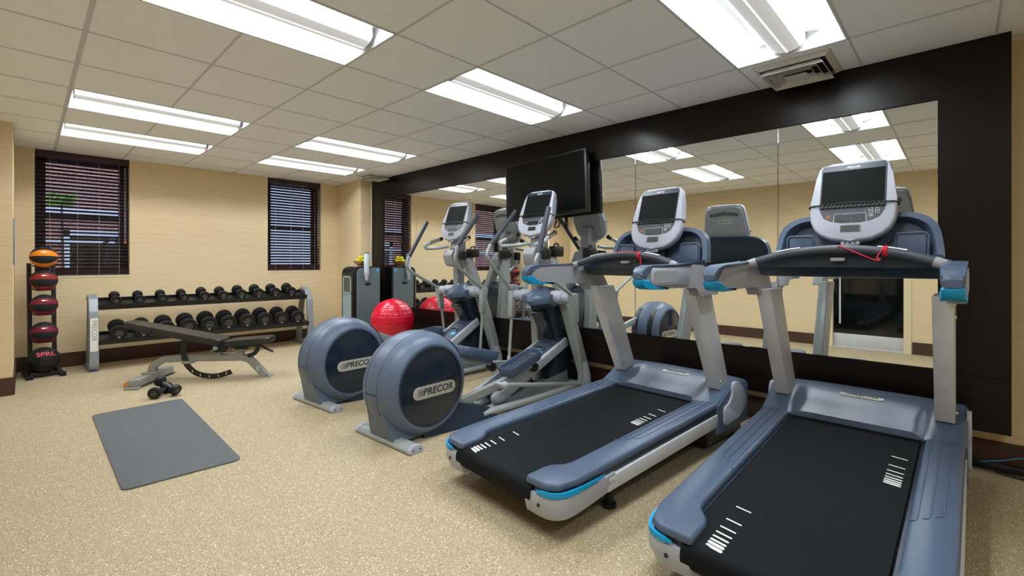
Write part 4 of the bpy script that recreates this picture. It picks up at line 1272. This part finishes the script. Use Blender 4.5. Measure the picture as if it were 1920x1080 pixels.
BZ = [1.278, 1.03, .765, .47]
for z in BZ + [.150]:
    m = MB(); m.tube(fillet_path([(-.09, .12, z - .085), (-.065, -.02, z - .107), (.065, -.02, z - .107), (.09, .12, z - .085)], .05), .007, 8); m.build('cradle', M_BLACK, t)
for z, c, nm, lb in ((BZ[0], srgb(235, 135, 30), 'ball_orange', 'orange and black medicine ball at the top of the stand'), (BZ[1], srgb(140, 46, 40), 'ball_brick', 'brick red and black medicine ball second from the top'),
                 (BZ[2], srgb(120, 34, 48), 'ball_wine', 'wine red and black medicine ball third from the top'), (BZ[3], srgb(112, 34, 56), 'ball_plum', 'plum red and black medicine ball just above the gripped one')):
    o = thing('medicine_ball', lb, 'medicine ball', (.136, 7.10, z), (0, 0, 0), 'medicine balls on the stand')
    m = MB(); m.sphere((0, 0, 0), .112, 48, 32); sk = m.build('ball_skin', ball_mat(nm, c), o)
    def on(el, az, r=.1127):
        n = Vector((math.sin(az) * math.cos(el), -math.cos(az) * math.cos(el), math.sin(el)))
        x = Vector((math.cos(az), math.sin(az), 0))
        return frame(n * r, x, n.cross(x))
    m = MB(); m.prism(rrect(-.02, -.007, .012, .007, .002), 'xy', -.001, .0004, mtx=on(math.radians(28), .0)); m.text('LB', .014, on(math.radians(28), .24), depth=.0006); m.build('weight_mark', M_WHITE, sk)
    if nm != 'ball_orange':
        m = MB(); m.text('SPRI', .026, on(math.radians(-42), .05), depth=.0006, sx=1.2); m.build('lettering', mat('print_' + nm, tuple(min(1, q * 2.2) for q in c[:3]) + (1,), .5, noise=0), sk)
o = thing('medicine_ball', 'large black medicine ball with hand grips at the foot of the stand', 'medicine ball', (.134, 7.085, .178), (0, 0, 0), 'medicine balls on the stand')
m = MB(); m.sphere((0, 0, 0), .134, 48, 32); sk = m.build('ball_skin', M_RUBBER, o)
n = Vector((.12, -1, .62)).normalized(); x = Vector((1, .12, 0)).normalized()
m = MB(); m.text('SPRI.', .062, frame(n * .1345, x, n.cross(x)), depth=.004, bold=.0012, sx=1.15); m.build('lettering', M_RED, sk)
for az, el in ((.15, -.22), (-1.45, .05)):
    n = Vector((math.sin(az) * math.cos(el), -math.cos(az) * math.cos(el), math.sin(el))); x = Vector((math.cos(az), math.sin(az), 0))
    F = frame(n * .125, x, n.cross(x))
    F.translation = n * .1345
    sag = lambda q: math.sqrt(.1345 ** 2 - q * q) - .1345
    m = MB(); m.lathe([(0, .001)] + [(.046 * k / 6, sag(.046 * k / 6) * .8 + .001) for k in range(1, 7)] + [(.047, sag(.047) * .8 - .004)], 28, F @ Matrix.Diagonal((1.05, .60, 1, 1))); m.build('grip_hole', M_VDARK, sk)

# ================================================================== DUMBBELL RACK
t = thing('dumbbell_rack', 'long grey two-tier dumbbell rack along the far wall', 'rack', (0, 0, 0))
for k, xc in enumerate((.527, 2.93)):
    pf = fillet([(-.042, -.022), (.042, -.022), (.042, .022), (-.042, .022)], .008)
    path = fillet_path([(xc, 7.30, .80), (xc, 7.22, .835), (xc, 7.08, .80), (xc, 7.0, .66), (xc, 6.965, .30), (xc, 6.965, .03), (xc, 7.10, .026), (xc, 7.44, .026)], .07)
    m = MB(); m.sweep(path, pf, up=(0, 0, 1)); m.sweep(fillet_path([(xc, 7.24, .80), (xc, 7.32, .45), (xc, 7.40, .03)], .1), [(a * .9, b) for a, b in pf], up=(0, 1, 0)); fr = m.build('end_frame', M_RACK, t, angle=40)
    m = MB(); m.box((xc - .05, 7.10, 0), (xc + .05, 7.46, .008)); m.box((xc - .05, 6.95, 0), (xc + .05, 7.10, .006)); m.build('foot_plate', M_RACK, fr)
    if k == 0:
        fm = frame((xc, 6.9405, .415), (0, 0, -1), (1, 0, 0))
        m = MB(); m.prism(rrect(-.185, -.033, .185, .033, .004), 'xy', -.004, .001, .001, 1, mtx=fm); pl = m.build('name_plate', M_WHITE, fr)
        m = MB(); m.text('PRECOR', .062, fm @ Matrix.Translation((-.045, 0, .0014)), depth=.0008, bold=.0006); m.build('name_lettering', M_MGREY, pl)
TILT = math.radians(15)
ct, st = math.cos(TILT), math.sin(TILT)
TIERS = {'upper': (7.0, .722), 'lower': (6.93, .335)}
def shelf_point(tier, along, up):       # along: towards the wall, up: normal to the sloped shelf
    y, z = TIERS[tier]
    return (y + along * ct - up * st, z + along * st + up * ct)
for tier in TIERS:
    m = MB()
    y, z = shelf_point(tier, .125, -.008)
    m.bar((.565, y, z), (2.895, y, z), .25, .014, up=(0, -st, ct))
    y, z = shelf_point(tier, .0, -.004)
    m.bar((.565, y, z - .006), (2.895, y, z - .006), .006, .062, up=(0, -st, ct))
    y, z = shelf_point(tier, .25, .004)
    m.bar((.565, y, z), (2.895, y, z), .006, .04, up=(0, -st, ct))
    m.build('shelf', M_BLACK, t)

def dumbbell(center, axis, r, hl, label, group, num=None, up=(0, 0, 1)):
    """A round-headed dumbbell. axis points to the head that faces the room."""
    ax = Vector(axis).normalized(); u = Vector(up); x = u.cross(ax).normalized()
    M = frame(center, x, ax.cross(x))           # z = axis
    o = bpy.data.objects.new('dumbbell', None); COL.objects.link(o); o.matrix_world = M
    tag(o, label, 'dumbbell', group)
    L = .078
    m = MB(); m.lathe([(.014, -.075), (.0165, -.04), (.018, 0), (.0165, .04), (.014, .075)], 16); m.build('handle', M_GRIP, o)
    for s in (-1, 1):
        mm = Matrix.Identity(4) if s > 0 else Matrix.Rotation(PI, 4, 'X')
        m = MB(); m.lathe([(0, .062), (r * .62, .062), (r * .86, .068), (r * .97, .078), (r, .09), (r, .062 + hl - .012), (r * .95, .062 + hl - .002), (r * .84, .062 + hl), (r * .80, .060 + hl), (0, .060 + hl)], 28, mm)
        hd = m.build('head', M_RUBBER, o, angle=45)
        e = .0608 + hl
        m = MB(); m.torus((0, 0, 0), r * .38, r * .028, 'z', 24, 5); m.bm.transform(mm @ Matrix.Translation((0, 0, e - .0005))); m.box((-r * .22, -r * .12, e - .001), (r * .18, -r * .05, e + .0006), mtx=mm); m.box((-r * .14, r * .04, e - .001), (r * .24, r * .11, e + .0006), mtx=mm); m.build('emblem', M_EMB, hd)
        if num:
            m = MB(); m.text(num, r * .30, mm @ Matrix.Translation((0, -r * .60, e + .0006)), depth=.0005); m.build('weight_number', M_WHITE, hd)
    return o
ORD = ['leftmost', 'second from the left', 'third from the left', 'fourth from the left', 'fifth from the left', 'fifth from the right', 'fourth from the right', 'third from the right', 'second from the right', 'rightmost']
UPX = [.723, .939, 1.159, 1.374, 1.594, 1.803, 2.018, 2.234, 2.451, 2.669]
UPR = [.052, .052, .053, .053, .06, .06, .066, .068, .068, .070]
LOX = [.737, .959, 1.175, 1.40, 1.623, 1.84, 2.063, 2.282, 2.504, 2.724]
LOR = [.082, .082, .09, .094, .097, .097, .098, .098, .096, .095]
UPN = [None, None, None, None, '10', '12', '20', '20', '25', '25']
LON = ['30', '30', None, None, '40', '40', '45', '45', '50', '60']
for k in range(10):
    for tier, X_, R_, N_, hl, gap in (('upper', UPX, UPR, UPN, .052 if k < 4 else .06, .125), ('lower', LOX, LOR, LON, .075, .135)):
        y, z = shelf_point(tier, .125, R_[k] + .0015)
        dumbbell((X_[k], y, z), (0, -ct, -st), R_[k], hl, '%s %s dumbbell on the %s tier of the rack' % ('small black' if tier == 'upper' else 'large black', ORD[k], tier), 'dumbbells on the %s rack tier' % tier, N_[k])
        m = MB()
        for al in (.03, .22):
            pts = []
            for q in range(9):
                an = math.radians(-125 + 70 * q / 8)
                yy, zz = shelf_point(tier, al, R_[k] + .0015)
                rr = R_[k] + .006
                pts.append((X_[k] + rr * math.cos(an) * 1.0, yy - st * rr * math.sin(an) * 1.0, zz + ct * rr * math.sin(an)))
            m.tube(pts, .004, 6)
        m.build('cradle', M_BLACK, t)

dumbbell((.855, 5.275, .052), Vector((-.60, -.80, 0)), .052, .052, 'small black dumbbell lying flat on the floor by the grey mat', 'loose dumbbells on the floor')
dumbbell((.905, 5.255, .0905), Vector((.50, -.78, -.40)), .050, .05, 'small black dumbbell propped across the other one on the floor', 'loose dumbbells on the floor')

# ================================================================== WEIGHT BENCH
t = thing('weight_bench', 'adjustable black padded bench with a grey frame', 'bench', (.90, 6.0, 0), (0, 0, math.atan2(-.5821, .8131)))
pf = fillet([(-.038, -.032), (.038, -.032), (.038, .032), (-.038, .032)], .008)
m = MB(); m.sweep(fillet_path([(0, 0, .085), (.02, 0, .165), (.12, 0, .222), (.34, 0, .226), (.86, 0, .215), (.93, 0, .19), (1.085, 0, .012)], .06), pf, up=(0, 0, 1)); sp = m.build('spine', M_BENCHF, t, angle=40)
m = MB(); m.box((1.04, -.055, 0), (1.14, .055, .012), bevel=.003); m.build('front_foot', M_BENCHF, sp)
m = MB(); m.box((1.0, -.045, .06), (1.03, .045, .12), bevel=.003, mtx=None); m.build('wear_plate', M_LGREY, sp)
m = MB(); m.box((-.05, -.325, .018), (.05, .325, .088), bevel=.006); rb = m.build('rear_bar', M_BENCHF, t)
m = MB(); m.box((-.06, -.08, .088), (.075, .08, .102), bevel=.003); m.build('mount_plate', M_BENCHF, rb)
for s in (-1, 1):
    m = MB(); m.box((-.06, s * .325 - .03 - (.0 if s < 0 else .0), 0), (.06, s * .325 + .03, .02), bevel=.003); m.build('foot_plate', M_BENCHF, rb)
m = MB(); m.cyl((-.075, -.28, .032), (-.075, -.245, .032), .03, 24, .004); m.cyl((-.075, -.30, .032), (-.04, -.30, .032), .006); w = m.build('transport_wheel', M_ORANGE, t, label='orange wheel')
m = MB(); m.cyl((-.075, .245, .032), (-.075, .28, .032), .03, 24, .004); m.build('transport_wheel', M_ORANGE, t, label='orange wheel')
# back pad in two cushions on one board
A0, A1 = Vector((-.215, 0, .592)), Vector((.685, 0, .385))
d = (A1 - A0).normalized(); L = (A1 - A0).length
F = frame(A0, d, (0, 1, 0))
m = MB()
m.prism(fillet([(0, -.10), (.28, -.125), (.28, .125), (0, .10)], [.05, .01, .01, .05]), 'xy', -.028, .034, .016, 3, mtx=F)
m.prism(fillet([(.283, -.125), (L, -.14), (L, .14), (.283, .125)], [.01, .04, .04, .01]), 'xy', -.028, .034, .016, 3, mtx=F)
m.build('back_pad', M_VINYL, t)
m = MB(); m.prism(rrect(.12, -.07, L - .02, .07, .01), 'xy', -.042, -.026, mtx=F); bb = m.build('back_board', M_BLACK, t)
m = MB(); m.cyl((.63, -.07, .335), (.63, -.105, .335), .022, 20, .004); m.build('pivot_cap', M_LGREY, bb)
m = MB(); m.box((.60, -.07, .285), (.72, .07, .36), bevel=.006); m.build('pivot_bracket', M_BLACK, t)
m = MB(); m.box((.60, -.04, .232), (.66, .04, .30), bevel=.006); m.box((.57, -.05, .295), (.70, .05, .306)); m.box((.80, -.04, .23), (.87, .04, .30), bevel=.006); m.box((.77, -.05, .295), (.90, .05, .306)); m.build('pad_post', M_BENCHF, t)
S0, S1 = Vector((.735, 0, .376)), Vector((1.155, 0, .402))
d2 = (S1 - S0).normalized(); F2 = frame(S0, d2, (0, 1, 0))
m = MB(); m.prism(fillet([(0, -.14), (.42, -.12), (.42, .12), (0, .14)], [.03, .05, .05, .03]), 'xy', -.028, .030, .016, 3, mtx=F2); m.build('seat_pad', M_VINYL, t)
m = MB(); m.prism(rrect(.03, -.07, .30, .07, .01), 'xy', -.05, -.026, mtx=F2); m.box((.80, -.05, .30), (.92, .05, .35), bevel=.006); m.build('seat_bracket', M_BLACK, t)
arc = smooth_path([(.325, -.05, .44), (.315, -.05, .36), (.32, -.05, .26), (.345, -.05, .17), (.42, -.05, .085), (.52, -.05, .045), (.63, -.05, .038), (.74, -.05, .068), (.765, -.05, .078)], 6)
m = MB(); m.sweep(arc, fillet([(-.006, -.026), (.006, -.026), (.006, .026), (-.006, .026)], .002), up=(0, 0, 1)); ra = m.build('adjust_arc', M_BLACK, t)
for q in ((.40, .098), (.475, .055), (.56, .036), (.645, .040), (.72, .062)):
    m = MB(); m.box((q[0] - .005, -.058, q[1] - .014), (q[0] + .005, -.0555, q[1] + .014), bevel=.002); m.build('slot_hole', M_BADGE, ra)
m = MB(); m.box((.30, -.062, .175), (.40, .05, .205), bevel=.004); m.build('arc_guide', M_BENCHF, t)
arc = smooth_path([(1.02, -.04, .355), (1.015, -.04, .30), (.98, -.04, .255), (.92, -.04, .235)], 6)
m = MB(); m.sweep(arc, fillet([(-.006, -.022), (.006, -.022), (.006, .022), (-.006, .022)], .002), up=(0, 0, 1)); m.build('seat_arc', M_BLACK, t)
m = MB(); m.tube(smooth_path([(.98, -.03, .34), (1.05, -.04, .335), (1.10, -.05, .31), (1.175, -.06, .275)]), .0115, 10); m.build('seat_lever', M_BLACK, t)

# ================================================================== MAT, CORDS, POSTER
m = MB(); m.prism(fillet([(.364, 4.983), (.355, 3.22), (.925, 3.205), (.965, 5.02)], .045, 6), 'xy', 0.0005, .008, .0025, 2)
o = m.build('exercise_mat', M_MAT)
tag(o, 'thin grey exercise mat lying on the floor in front of the bench', 'mat')

m = MB(); m.box((-.035, -.9, 0.0), (.0, .62, .045), bevel=.006)
o = m.build('cable_raceway', M_BLACK); o.location = (3.96, .42, .001)
tag(o, 'low black cable raceway along the baseboard behind the right-hand treadmill', 'raceway')
t = thing('power_cord', 'black power cord on the floor at the right edge', 'cord', (3.88, -.25, 0))
m = MB(); m.tube(smooth_path([(.03, .20, .05), (.0, .12, .02), (-.01, .02, .008), (-.03, -.12, .008), (-.02, -.35, .008)]), .007, 8); m.build('cord', M_BLACK, t)
m = MB(); m.tube(smooth_path([(.02, .16, .05), (.03, .08, .075), (.04, .02, .10), (.06, -.04, .11)]), .0035, 8); m.build('data_lead', M_STICK, t, label='thin blue lead')

t = thing('wall_poster', 'thin framed notice on the side of the left pier', 'poster', (-.083, 6.62, 1.42))
m = MB(); m.box((0, -.17, -.22), (.009, .17, .22), bevel=.002); m.build('frame', M_CAB, t)
m = MB(); m.box((.0085, -.15, -.2), (.0105, .15, .2)); m.build('print', M_POSTER, t)

bpy.context.view_layer.update()
